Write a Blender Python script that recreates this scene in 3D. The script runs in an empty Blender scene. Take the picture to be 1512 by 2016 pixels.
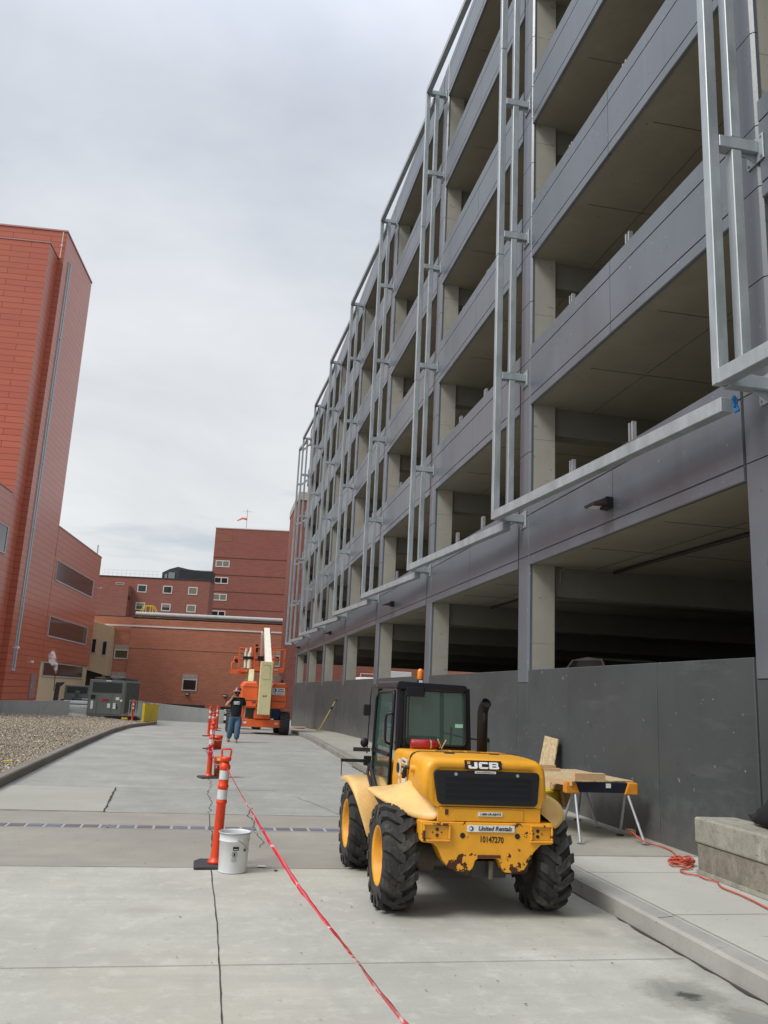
import bpy, bmesh, math, random
import numpy as np
from mathutils import Vector, Matrix
random.seed(7); rng = np.random.default_rng(7)
sc = bpy.context.scene
COL = sc.collection
R = math.radians

# ---------------------------------------------------------------- camera
CAM = Vector((0, 0, 1.66))
cam = bpy.data.cameras.new('camera'); camo = bpy.data.objects.new('camera', cam); COL.objects.link(camo)
cam.sensor_fit = 'VERTICAL'; cam.sensor_height = 36.0; cam.lens = 1636.0 / 2016.0 * 36.0
cam.clip_start = 0.05; cam.clip_end = 4000
rt = Vector((0.97940246, 0.08703835, 0.18219535)); fy = Vector((-0.1964643, 0.20248259, 0.95937614)); up = Vector((0.04661113, -0.97541024, 0.21541187))
# columns: camera x, camera up (= -image down), camera back (= -view) expressed in world axes
m = Matrix(((rt[0], -rt[1], -rt[2], CAM.x), (fy[0], -fy[1], -fy[2], CAM.y), (up[0], -up[1], -up[2], CAM.z), (0, 0, 0, 1)))
camo.matrix_world = m
sc.camera = camo

# ---------------------------------------------------------------- world / light
SUN_EL, SUN_AZ = R(48), R(-114)      # azimuth measured from +Y towards +X
w = bpy.data.worlds.new('World'); sc.world = w; w.use_nodes = True
nt = w.node_tree; nt.nodes.clear()
def N(nt, t, **k):
    n = nt.nodes.new(t)
    for a, b in k.items():
        setattr(n, a, b)
    return n
out = N(nt, 'ShaderNodeOutputWorld'); bg = N(nt, 'ShaderNodeBackground')
sky = N(nt, 'ShaderNodeTexSky'); sky.sky_type = 'NISHITA'; sky.sun_disc = False
sky.sun_elevation = SUN_EL; sky.sun_rotation = SUN_AZ; sky.air_density = 1.0; sky.dust_density = 1.5
tc = N(nt, 'ShaderNodeTexCoord'); mp = N(nt, 'ShaderNodeMapping'); mp.inputs['Scale'].default_value = (1.3, 1.3, 2.2)
nz = N(nt, 'ShaderNodeTexNoise'); nz.inputs['Scale'].default_value = 1.7; nz.inputs['Detail'].default_value = 6; nz.inputs['Roughness'].default_value = .55
nz.inputs['Distortion'].default_value = .35
nt.links.new(tc.outputs['Generated'], mp.inputs['Vector']); nt.links.new(mp.outputs['Vector'], nz.inputs['Vector'])
cr = N(nt, 'ShaderNodeValToRGB'); el = cr.color_ramp.elements
el[0].position = .34; el[0].color = (6.5, 6.85, 7.5, 1); el[1].position = .66; el[1].color = (8.9, 9.05, 9.4, 1)
nt.links.new(nz.outputs['Fac'], cr.inputs['Fac'])
# cloud cover: nearly closed overhead, thinning low in the sky
sep = N(nt, 'ShaderNodeSeparateXYZ'); nt.links.new(tc.outputs['Generated'], sep.inputs[0])
nz2 = N(nt, 'ShaderNodeTexNoise'); nz2.inputs['Scale'].default_value = 2.6; nz2.inputs['Detail'].default_value = 5
mp2 = N(nt, 'ShaderNodeMapping'); mp2.inputs['Scale'].default_value = (1, 1, 6); mp2.inputs['Location'].default_value = (3.1, .4, 0)
nt.links.new(tc.outputs['Generated'], mp2.inputs['Vector']); nt.links.new(mp2.outputs['Vector'], nz2.inputs['Vector'])
a1 = N(nt, 'ShaderNodeMapRange'); a1.inputs[1].default_value = .10; a1.inputs[2].default_value = .40; a1.inputs[3].default_value = -.17; a1.inputs[4].default_value = .40
nt.links.new(sep.outputs['Z'], a1.inputs[0])
ad = N(nt, 'ShaderNodeMath', operation='ADD'); nt.links.new(nz2.outputs['Fac'], ad.inputs[0]); nt.links.new(a1.outputs[0], ad.inputs[1])
cv = N(nt, 'ShaderNodeMapRange'); cv.inputs[1].default_value = .30; cv.inputs[2].default_value = .48; cv.inputs[3].default_value = .30; cv.inputs[4].default_value = .97
nt.links.new(ad.outputs[0], cv.inputs[0])
mx = N(nt, 'ShaderNodeMix', data_type='RGBA'); nt.links.new(cv.outputs[0], mx.inputs['Factor'])
gr_ = N(nt, 'ShaderNodeValToRGB'); ge = gr_.color_ramp.elements; ge[0].position = .06; ge[0].color = (1.10, 1.09, 1.03, 1); ge[1].position = .72; ge[1].color = (.84, .875, .93, 1); g2 = gr_.color_ramp.elements.new(.32); g2.color = (.96, .965, .95, 1)
nt.links.new(sep.outputs['Z'], gr_.inputs['Fac']); ml = N(nt, 'ShaderNodeMix', data_type='RGBA', blend_type='MULTIPLY'); ml.inputs['Factor'].default_value = 1
nt.links.new(cr.outputs[0], ml.inputs[6]); nt.links.new(gr_.outputs[0], ml.inputs[7])
nt.links.new(sky.outputs[0], mx.inputs[6]); nt.links.new(ml.outputs[2], mx.inputs[7])
zb = N(nt, 'ShaderNodeMapRange'); zb.inputs[1].default_value = .62; zb.inputs[2].default_value = 1.0; zb.inputs[3].default_value = 1.0; zb.inputs[4].default_value = 2.3
nt.links.new(sep.outputs['Z'], zb.inputs[0]); vm = N(nt, 'ShaderNodeVectorMath', operation='SCALE'); nt.links.new(mx.outputs[2], vm.inputs[0]); nt.links.new(zb.outputs[0], vm.inputs['Scale'])   # an overcast sky is brightest overhead
nt.links.new(vm.outputs[0], bg.inputs['Color']); bg.inputs['Strength'].default_value = .092
nt.links.new(bg.outputs[0], out.inputs[0])
sun = bpy.data.lights.new('sun', 'SUN'); sun.energy = 2.3; sun.angle = R(22); sun.color = (1, .97, .92)
so = bpy.data.objects.new('sun', sun); COL.objects.link(so)
d = Vector((math.sin(SUN_AZ) * math.cos(SUN_EL), math.cos(SUN_AZ) * math.cos(SUN_EL), math.sin(SUN_EL)))
so.rotation_euler = d.to_track_quat('Z', 'Y').to_euler()
sc.view_settings.view_transform = 'Standard'; sc.view_settings.look = 'None'; sc.view_settings.exposure = 0.12; sc.view_settings.gamma = 1
sc.view_settings.use_curve_mapping = False
sc.cycles.max_bounces = 8; sc.cycles.volume_bounces = 5; sc.cycles.diffuse_bounces = 3; sc.cycles.transparent_max_bounces = 8

# ---------------------------------------------------------------- materials
class Mat:
    def __init__(s, name, rough=.6, metal=0.0, spec=.5):
        s.m = bpy.data.materials.new(name); s.m.use_nodes = True; s.nt = s.m.node_tree
        s.b = s.nt.nodes['Principled BSDF']; s.b.inputs['Roughness'].default_value = rough; s.b.inputs['Metallic'].default_value = metal
        s.b.inputs['Specular IOR Level'].default_value = spec
    def n(s, t, **k): return N(s.nt, t, **k)
    def l(s, a, b): s.nt.links.new(a, b)
    def pos(s):
        if not hasattr(s, '_p'): s._p = s.n('ShaderNodeNewGeometry').outputs['Position']
        return s._p
    def obj(s):
        if not hasattr(s, '_o'): s._o = s.n('ShaderNodeTexCoord').outputs['Object']
        return s._o
    def noise(s, scale, detail=4, rough=.55, stretch=None, vec=None, dist=0):
        nn = s.n('ShaderNodeTexNoise'); nn.inputs['Scale'].default_value = scale; nn.inputs['Detail'].default_value = detail
        nn.inputs['Roughness'].default_value = rough; nn.inputs['Distortion'].default_value = dist
        v = vec or s.pos()
        if stretch:
            mm = s.n('ShaderNodeMapping'); mm.inputs['Scale'].default_value = stretch; s.l(v, mm.inputs['Vector']); v = mm.outputs['Vector']
        s.l(v, nn.inputs['Vector']); return nn.outputs['Fac']
    def rng(s, v, a, b, c=0., d=1.):
        r = s.n('ShaderNodeMapRange'); r.inputs[1].default_value = a; r.inputs[2].default_value = b; r.inputs[3].default_value = c; r.inputs[4].default_value = d
        s.l(v, r.inputs[0]); return r.outputs[0]
    def math(s, op, a, b=None):
        n = s.n('ShaderNodeMath', operation=op)
        for i, v in enumerate((a, b)):
            if v is None: continue
            if isinstance(v, (int, float)): n.inputs[i].default_value = v
            else: s.l(v, n.inputs[i])
        return n.outputs[0]
    def mix(s, f, a, b, mode='MIX'):
        n = s.n('ShaderNodeMix', data_type='RGBA', blend_type=mode)
        for i, v in ((0, f), (6, a), (7, b)):
            if isinstance(v, (int, float)): n.inputs[i].default_value = v
            elif isinstance(v, tuple): n.inputs[i].default_value = (*v[:3], 1)
            else: s.l(v, n.inputs[i])
        return n.outputs[2]
    def col(s, c):
        if isinstance(c, tuple): s.b.inputs['Base Color'].default_value = (*c[:3], 1)
        else: s.l(c, s.b.inputs['Base Color'])
        return s
    def bump(s, h, st=.3, dist=.01):
        b = s.n('ShaderNodeBump'); b.inputs['Strength'].default_value = st; b.inputs['Distance'].default_value = dist
        s.l(h, b.inputs['Height']); s.l(b.outputs[0], s.b.inputs['Normal']); return s
    def rough(s, v, a, b): s.l(s.rng(v, .3, .7, a, b), s.b.inputs['Roughness']); return s
def c3(c, f): return tuple(min(1, x * f) for x in c)
def worn(name, c, rough=.6, var=.18, scale=3, dirt=(.1, .09, .07), dirtamt=.25, metal=0, spec=.5, bump=.15, stretch=None, bs=60):
    M = Mat(name, rough, metal, spec)
    a = M.noise(scale, 5, .6, stretch); f = M.noise(scale * 14, 3)
    base = M.mix(M.rng(a, .3, .7), c3(c, 1 - var), c3(c, 1 + var))
    base = M.mix(M.rng(f, .35, .75, 0, .25), base, c3(c, .75))
    dm = M.rng(M.noise(scale * .6, 6, .7, stretch), .52, .75, 0, dirtamt)
    M.col(M.mix(dm, base, dirt)); M.rough(a, rough * .85, min(1, rough * 1.2))
    if bump: M.bump(M.noise(bs, 4), bump, .004)
    return M
def plain(name, c, rough=.6, metal=0, spec=.5):
    M = Mat(name, rough, metal, spec); a = M.noise(9, 4)
    M.col(M.mix(M.rng(a, .3, .7), c3(c, .88), c3(c, 1.1))); return M
def emis(name, c, st):
    M = Mat(name); M.b.inputs['Emission Color'].default_value = (*c, 1); M.b.inputs['Emission Strength'].default_value = st; M.col(c); return M

def concrete(name, c, scale=1.0, stain=.25, specks=True, streak=False, rough=.85, spec=.3, darkc=None, extra=None):
    M = Mat(name, rough, 0, spec)
    big = M.noise(.55 * scale, 5, .6); mid = M.noise(3.2 * scale, 6, .65); fine = M.noise(45, 4, .6)
    base = M.mix(M.rng(big, .35, .68), c3(c, 1 - stain * .6), c3(c, 1 + stain * .35))
    base = M.mix(M.rng(mid, .35, .7, 0, .5), base, c3(c, 1 - stain * .7))
    base = M.mix(M.rng(fine, .3, .75, 0, .35), base, c3(c, 1 - stain))
    if specks:
        s1 = M.noise(17, 2, .5); base = M.mix(M.rng(s1, .70, .74, 0, .65), base, c3(c, .38))
        s2 = M.noise(6.5, 3, .6); base = M.mix(M.rng(s2, .72, .76, 0, .35), base, c3(c, .55))
    if streak:
        st = M.noise(2.2, 5, .6, (1, 1, .12)); base = M.mix(M.rng(st, .5, .75, 0, .45), base, c3(c, .6))
        pt = M.noise(3.5, 1, .3, (1, 1, 2)); base = M.mix(M.rng(pt, .75, .77, 0, .5), base, c3(c, .45))
    if extra: base = extra(M, base, c)
    M.col(base); M.bump(M.math('ADD', fine, M.math('MULTIPLY', mid, .6)), .25, .006); M.base = base
    return M
def near(M, x, y, rad, soft, wob=.35):
    # 1 inside a ragged round spot on the ground at (x, y), 0 outside
    d = M.n('ShaderNodeVectorMath', operation='DISTANCE'); fl = M.n('ShaderNodeVectorMath', operation='MULTIPLY'); fl.inputs[1].default_value = (1, 1, 0); M.l(M.pos(), fl.inputs[0]); M.l(fl.outputs[0], d.inputs[0]); d.inputs[1].default_value = (x, y, 0)
    n = M.noise(7, 5, .7); dd = M.math('ADD', d.outputs['Value'], M.rng(n, .3, .7, rad * wob, -rad * wob)); return M.rng(dd, rad - soft, rad + soft, 1, 0)
def slabdirt(M, b, c):
    w_ = M.noise(.33, 3, .5); b = M.mix(M.rng(w_, .44, .60, 0, .55), b, (c[0] * .93, c[1] * .87, c[2] * .78))
    br = M.noise(1.3, 4, .6, (.35, 3.5, 1)); b = M.mix(M.rng(br, .46, .66, 0, .42), b, c3(c, .70)); b2 = M.noise(2.1, 6, .72); b = M.mix(M.rng(b2, .46, .62, 0, .38), b, c3(c, .74)); b3 = M.noise(5.5, 5, .75); b = M.mix(M.rng(b3, .52, .66, 0, .35), b, c3(c, 1.16))
    for x, y, rd, a in ((2.93, 5.0, .24, .75), (3.08, 4.58, .18, .8), (2.6, 4.0, .3, .25), (3.2, 5.9, .12, .3), (2.95, 6.3, .10, .3), (-.4, 6.9, .16, .16), (1.1, 4.4, .2, .15)): b = M.mix(M.math('MULTIPLY', near(M, x, y, rd, rd * .35), a), b, c3(c, .42))
    b = M.mix(M.math('MULTIPLY', near(M, 2.93, 4.98, .07, .03, .9), .8), b, (.03, .03, .03))
    sx = M.n('ShaderNodeSeparateXYZ'); M.l(M.pos(), sx.inputs[0]); kn = M.noise(4, 5, .7); e = M.math('ADD', sx.outputs['X'], M.rng(kn, .3, .7, -.10, .10)); b = M.mix(M.rng(e, 3.12, 3.32, 0, .55), b, c3(c, .45))
    tn = M.noise(1.1, 4, .6, (2.5, .25, 1)); b = M.mix(M.rng(tn, .56, .68, 0, .22), b, c3(c, .60)); return b
def roaddirt(M, b, c):
    p = M.noise(24, 3, .7); b = M.mix(M.rng(p, .42, .68, 0, .45), b, c3(c, .62)); p2 = M.noise(7, 4, .75); b = M.mix(M.rng(p2, .45, .66, 0, .40), b, c3(c, .62)); q = M.noise(.8, 5, .65, (1.6, .5, 1)); b = M.mix(M.rng(q, .50, .66, 0, .40), b, c3(c, .66))
    l_ = M.noise(38, 2, .5); b = M.mix(M.rng(l_, .62, .7, 0, .4), b, c3(c, 1.3)); return b

m_gravelbase = concrete('gravel_soil', (.17, .14, .105), 2, .5)
m_slab = concrete('slab_concrete', (.51, .503, .445), 1, .40, extra=slabdirt)
m_slab_b = concrete('band_concrete', (.345, .322, .275), 1, .3, extra=lambda M, b, c: M.mix(M.rng(M.noise(1.0, 4, .6, (.5, 2.5, 1)), .5, .7, 0, .3), b, c3(c, .7)))
m_road = concrete('worn_road_concrete', (.40, .395, .36), 1.5, .42, extra=roaddirt)
m_patch = concrete('patch_concrete', (.385, .37, .325), 1, .16)
m_walk = concrete('sidewalk_concrete', (.51, .50, .445), 1, .26)
m_walk_d = concrete('old_sidewalk_concrete', (.37, .35, .295), 1, .3)
m_kerb = concrete('kerb_concrete', (.40, .385, .35), 1.5, .3, streak=True)
m_kerb_d = concrete('old_kerb_concrete', (.27, .25, .22), 1.5, .3, streak=True)
m_kerbl = concrete('brown_kerb_concrete', (.25, .225, .19), 1.5, .35, streak=True)
m_joint = plain('joint_dark', (.05, .047, .042), .95)
m_paint = None
def paintmat(name, c, rough, spec=.5, splash=False):
    M = Mat(name, rough, 0, spec)
    a = M.noise(.9, 6, .62); v = M.noise(1.6, 5, .6, (1, 1, .25)); f = M.noise(30, 4)
    b = M.mix(M.rng(a, .35, .68), c3(c, .86), c3(c, 1.12)); b = M.mix(M.rng(v, .4, .7, 0, .35), b, c3(c, 1.25))
    oi = M.n('ShaderNodeObjectInfo').outputs['Random']; b = M.mix(M.rng(oi, 0, 1, 0, .16), b, c3(c, .6))
    sk = M.noise(3.0, 5, .65, (1, 1, .06)); b = M.mix(M.rng(sk, .54, .74, 0, .30), b, c3(c, .62)); s3 = M.noise(4.5, 3, .6, (1, 1, .05)); b = M.mix(M.rng(s3, .64, .76, 0, .35), b, c3(c, 1.5))
    sp = M.noise(9, 1, .2); b = M.mix(M.rng(sp, .76, .775, 0, .45), b, c3(c, .5))
    sq = M.noise(17, 1, .2); b = M.mix(M.rng(sq, .80, .81, 0, .45), b, (.4, .4, .4))
    if splash:    # dried dirt thrown up from the pavement
        sz = M.n('ShaderNodeSeparateXYZ'); M.l(M.pos(), sz.inputs[0]); sn = M.noise(6, 5, .7); hgt = M.math('ADD', sz.outputs['Z'], M.rng(sn, .3, .7, .35, -.35)); b = M.mix(M.rng(hgt, .15, .75, .45, 0), b, (.15, .14, .125))
        sc2 = M.noise(1.3, 5, .7, (1, .5, 3)); b = M.mix(M.rng(sc2, .58, .70, 0, .22), b, (.16, .16, .16))
    M.col(b); M.rough(a, rough * .85, rough * 1.15); M.bump(M.math('ADD', f, M.math('MULTIPLY', v, 1.5)), .12, .006); return M
m_paint = paintmat('grey_violet_paint', (.118, .134, .156), .36, .85)
m_wall = paintmat('dark_grey_paint', (.057, .066, .069), .5, .6, True)
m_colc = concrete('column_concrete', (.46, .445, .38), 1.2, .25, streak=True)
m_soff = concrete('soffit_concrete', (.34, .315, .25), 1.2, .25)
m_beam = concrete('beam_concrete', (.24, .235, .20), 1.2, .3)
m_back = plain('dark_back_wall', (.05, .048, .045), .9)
def galv(name, c, sc_=5):
    M = Mat(name, .5, .35, .5); v = M.n('ShaderNodeTexVoronoi'); v.inputs['Scale'].default_value = 42; M.l(M.pos(), v.inputs['Vector'])
    a = M.noise(sc_, 5, .6, (1, 1, .35)); b = M.mix(M.rng(a, .3, .7), c3(c, .8), c3(c, 1.15)); bw = M.n('ShaderNodeRGBToBW'); M.l(v.outputs['Color'], bw.inputs[0])
    b = M.mix(M.rng(bw.outputs[0], 0, 1, 0, .22), b, c3(c, .7)); M.col(b); M.rough(a, .35, .6); return M
m_galv = galv('galvanized_steel', (.41, .45, .47)); m_steel = galv('bare_steel', (.42, .43, .45), 12)
m_darkmetal = worn('dark_metal', (.035, .033, .032), .5, .2, 6)
m_black = plain('black_plastic', (.012, .012, .014), .5, 0, .35)
m_navy = plain('cab_black_paint', (.008, .009, .015), .36, 0, .35)
m_rubber = worn('tyre_rubber', (.034, .033, .031), .9, .4, 5, (.20, .17, .13), .9, bump=.3)
m_rubberl = worn('lift_tyre_rubber', (.05, .05, .048), .8, .3, 5, (.12, .11, .09), .35)
m_rim = worn('yellow_rim', (.72, .33, .02), .5, .15, 5, (.2, .12, .04), .5)
def chipped(name, c, chip, lo, hi, rough=.38, zfac=None):
    M = Mat(name, rough); a = M.noise(3.5, 5, .6); b = M.mix(M.rng(a, .3, .7), c3(c, .9), c3(c, 1.08))
    g = M.noise(20, 3); b = M.mix(M.rng(g, .5, .8, 0, .3), b, c3(c, .7))
    n = M.noise(11, 5, .62)
    if zfac:      # chipping is heaviest on the low, knocked-about part of the casting
        sp = M.n('ShaderNodeSeparateXYZ'); M.l(M.pos(), sp.inputs[0]); zz = M.rng(sp.outputs['Z'], zfac[0], zfac[1], .13, 0.0); n = M.math('ADD', n, zz)
    msk = M.rng(n, lo, hi); M.col(M.mix(msk, b, chip)); M.l(M.rng(msk, 0, 1, rough, .9), M.b.inputs['Roughness']); M.bump(M.math('MULTIPLY', msk, -1), .5, .003)
    return M
m_yel = chipped('yellow_paint', (.82, .375, .020), (.22, .07, .02), .70, .72)
m_yelc = chipped('chipped_yellow_paint', (.82, .37, .022), (.07, .022, .012), .615, .63, .4, (.30, .52))
m_yeld = chipped('ochre_yellow_paint', (.74, .34, .02), (.1, .03, .015), .68, .70)
m_cream = worn('faded_yellow_plastic', (.74, .47, .165), .42, .16, 4, (.45, .30, .12), .6, bump=0)
m_mud = worn('muddy_iron', (.12, .10, .075), .9, .3, 9, (.05, .04, .03), .5)
m_rust = worn('rust_brown', (.10, .032, .016), .9, .3, 30, bump=.3)
m_or = worn('orange_plastic', (.76, .058, .010), .4, .08, 3, (.4, .06, .02), .2, bump=0)
m_orl = worn('orange_machine_paint', (.78, .13, .028), .42, .1, 3, (.3, .08, .03), .4, bump=0)
m_orc = worn('cream_machine_paint', (.66, .60, .33), .45, .08, 2, (.3, .26, .16), .35, bump=0)
m_refl = plain('reflective_white', (.62, .63, .64), .3)
m_white = plain('white_paint', (.75, .75, .74), .5)
m_wht = plain('white_sticker', (.72, .72, .70), .4)
m_blk = plain('black_ink', (.012, .012, .014), .5)
m_red = worn('red_enamel', (.36, .01, .018), .25, .1, 5, bump=0)
m_bw = Mat('brass_handle', .5); m_bw.col((.65, .5, .27))
m_pail = worn('scuffed_white_metal', (.66, .67, .67), .4, .10, 8, (.3, .3, .3), .5, .05, bump=0, stretch=(1, 1, .3))
m_pvc_y = worn('yellow_plastic', (.62, .46, .02), .45, .1, 4, bump=0)
m_yellow = worn('safety_yellow_paint', (.72, .56, .02), .5, .1, 3, bump=0)
m_blue = plain('blue_plastic', (.03, .2, .5), .5)
m_skin = plain('skin', (.45, .22, .14), .55)
m_jean = worn('denim', (.06, .12, .19), .9, .3, 12, (.2, .28, .35), .4)
m_shirt = plain('black_cotton', (.012, .013, .016), .95)
m_boot = plain('tan_boots', (.28, .17, .12), .8)
m_maroon = plain('maroon_helmet', (.20, .03, .035), .35)
m_hair = plain('dark_hair', (.03, .02, .015), .8)
m_cord = worn('orange_cord', (.50, .085, .045), .5, .15, 8, bump=0)
m_rubm = plain('black_rubber_mat', (.04, .04, .042), .8)

def glassy(name, c, rough=.06, alpha=None):
    M = Mat(name, rough, 0, .6); M.col(c)
    if alpha is not None: M.b.inputs['Alpha'].default_value = alpha
    return M
m_glass = glassy('dark_window_glass', (.02, .022, .022), .07)
m_cabg = glassy('green_tinted_cab_glass', (.06, .13, .11), .04, .42)
m_blind = Mat('window_blind', .5, 0, .6)
_wv = m_blind.n('ShaderNodeTexWave'); _wv.inputs['Scale'].default_value = 3; _wv.bands_direction = 'Z'; m_blind.l(m_blind.pos(), _wv.inputs[0])
m_blind.col(m_blind.mix(m_blind.rng(_wv.outputs['Fac'], .2, .8), (.13, .13, .10), (.20, .20, .15))); m_blind.b.inputs['Coat Weight'].default_value = .6; m_blind.b.inputs['Coat Roughness'].default_value = .05
m_curtain = Mat('ochre_curtain', .5, 0, .6)
_wv = m_curtain.n('ShaderNodeTexWave'); _wv.inputs['Scale'].default_value = 2.2; _wv.inputs['Distortion'].default_value = 2; m_curtain.l(m_curtain.pos(), _wv.inputs[0])
m_curtain.col(m_curtain.mix(m_curtain.rng(_wv.outputs['Fac'], .3, .9), (.02, .016, .008), (.16, .13, .04))); m_curtain.b.inputs['Coat Weight'].default_value = .5
m_stripg = Mat('louvred_window_glass', .12, 0, .7)
_wv = m_stripg.n('ShaderNodeTexWave'); _wv.inputs['Scale'].default_value = 1.6; _wv.bands_direction = 'Y'; _wv.inputs['Distortion'].default_value = 1.2; _wv.inputs['Detail Scale'].default_value = 3
m_stripg.l(m_stripg.pos(), _wv.inputs[0]); m_stripg.col(m_stripg.mix(m_stripg.rng(_wv.outputs['Fac'], .4, .8), (.035, .022, .018), (.075, .05, .042)))
m_frame = plain('pale_window_frame', (.42, .45, .48), .5); m_framew = plain('white_window_frame', (.62, .60, .56), .6)

def brickmat(name, ex, ey, c1, c2, mortar, bw, bh, ms, rough=.85, spec=.3, flecks=True):
    M = Mat(name, rough, 0, spec)
    def dot(v):
        n = M.n('ShaderNodeVectorMath', operation='DOT_PRODUCT'); M.l(M.pos(), n.inputs[0]); n.inputs[1].default_value = v; return n.outputs['Value']
    u = dot((ex + ey, ey - ex, 0)); z = dot((0, 0, 1))
    cb = M.n('ShaderNodeCombineXYZ'); M.l(u, cb.inputs[0]); M.l(z, cb.inputs[1])
    br = M.n('ShaderNodeTexBrick'); M.l(cb.outputs[0], br.inputs['Vector']); br.inputs['Color1'].default_value = (*c1, 1); br.inputs['Color2'].default_value = (*c2, 1)
    br.inputs['Mortar'].default_value = (*mortar, 1); br.inputs['Scale'].default_value = 1; br.inputs['Mortar Size'].default_value = ms
    br.inputs['Brick Width'].default_value = bw; br.inputs['Row Height'].default_value = bh; br.inputs['Mortar Smooth'].default_value = .1
    a = M.noise(.18, 5, .6); b = M.mix(M.rng(a, .3, .7, 0, .35), br.outputs['Color'], c3(c1, .72))
    if flecks:
        f = M.noise(1.1, 3, .7, None, cb.outputs[0]); 
        mm = M.n('ShaderNodeMapping'); mm.inputs['Scale'].default_value = (1.3, 6, 1); M.l(cb.outputs[0], mm.inputs[0])
        ff = M.n('ShaderNodeTexNoise'); ff.inputs['Scale'].default_value = 1.0; ff.inputs['Detail'].default_value = 2; M.l(mm.outputs[0], ff.inputs[0])
        b = M.mix(M.rng(ff.outputs['Fac'], .70, .75, 0, .5), b, (.48, .24, .16))
    M.col(b); return M
m_brick = brickmat('orange_brick', .9824, -.1866, (.52, .20, .118), (.43, .16, .095), (.48, .30, .21), .6, .2, .012)
m_brickd = brickmat('brown_brick', .9824, -.1866, (.275, .105, .078), (.23, .087, .065), (.28, .18, .14), .8, .25, .012)
m_brickt = brickmat('red_brown_brick', .9824, -.1866, (.275, .098, .073), (.235, .083, .062), (.27, .16, .13), .9, .3, .012)
m_redp = brickmat('red_terracotta_panels', .0782, .9969, (.50, .140, .084), (.45, .122, .074), (.21, .052, .034), 3.1, .50, .030, .30, .45, False)
m_sand = worn('sand_render', (.56, .44, .27), .8, .06, .6, (.4, .3, .2), .2)
m_roofd = worn('dark_roof', (.06, .06, .06), .9)
m_pipe = worn('grey_pipe_lagging', (.42, .42, .40), .5, .1, 2)
m_lint = worn('stone_lintel', (.42, .37, .31), .8)
m_hvac = worn('grey_green_metal', (.145, .16, .145), .5, .08, 1, bump=0)
m_hvacd = plain('dark_coil', (.03, .032, .033), .6)
m_pine = worn('pine_lumber', (.60, .40, .23), .7, .12, 20, (.35, .2, .1), .3, stretch=(1, 5, 5))
def osbmat():
    M = Mat('strand_board', .75); v = M.n('ShaderNodeTexVoronoi'); v.inputs['Scale'].default_value = 26
    mm = M.n('ShaderNodeMapping'); mm.inputs['Rotation'].default_value = (.5, .4, .7); mm.inputs['Scale'].default_value = (1, 2.6, 1); M.l(M.obj(), mm.inputs[0]); M.l(mm.outputs[0], v.inputs['Vector'])
    bw = M.n('ShaderNodeRGBToBW'); M.l(v.outputs['Color'], bw.inputs[0]); b = M.mix(bw.outputs[0], (.36, .25, .12), (.66, .54, .33)); n = M.noise(14, 4)
    M.col(M.mix(M.rng(n, .55, .7, 0, .6), b, (.25, .15, .07))); M.bump(bw.outputs[0], .3, .002); return M
m_osb = osbmat()

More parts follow.
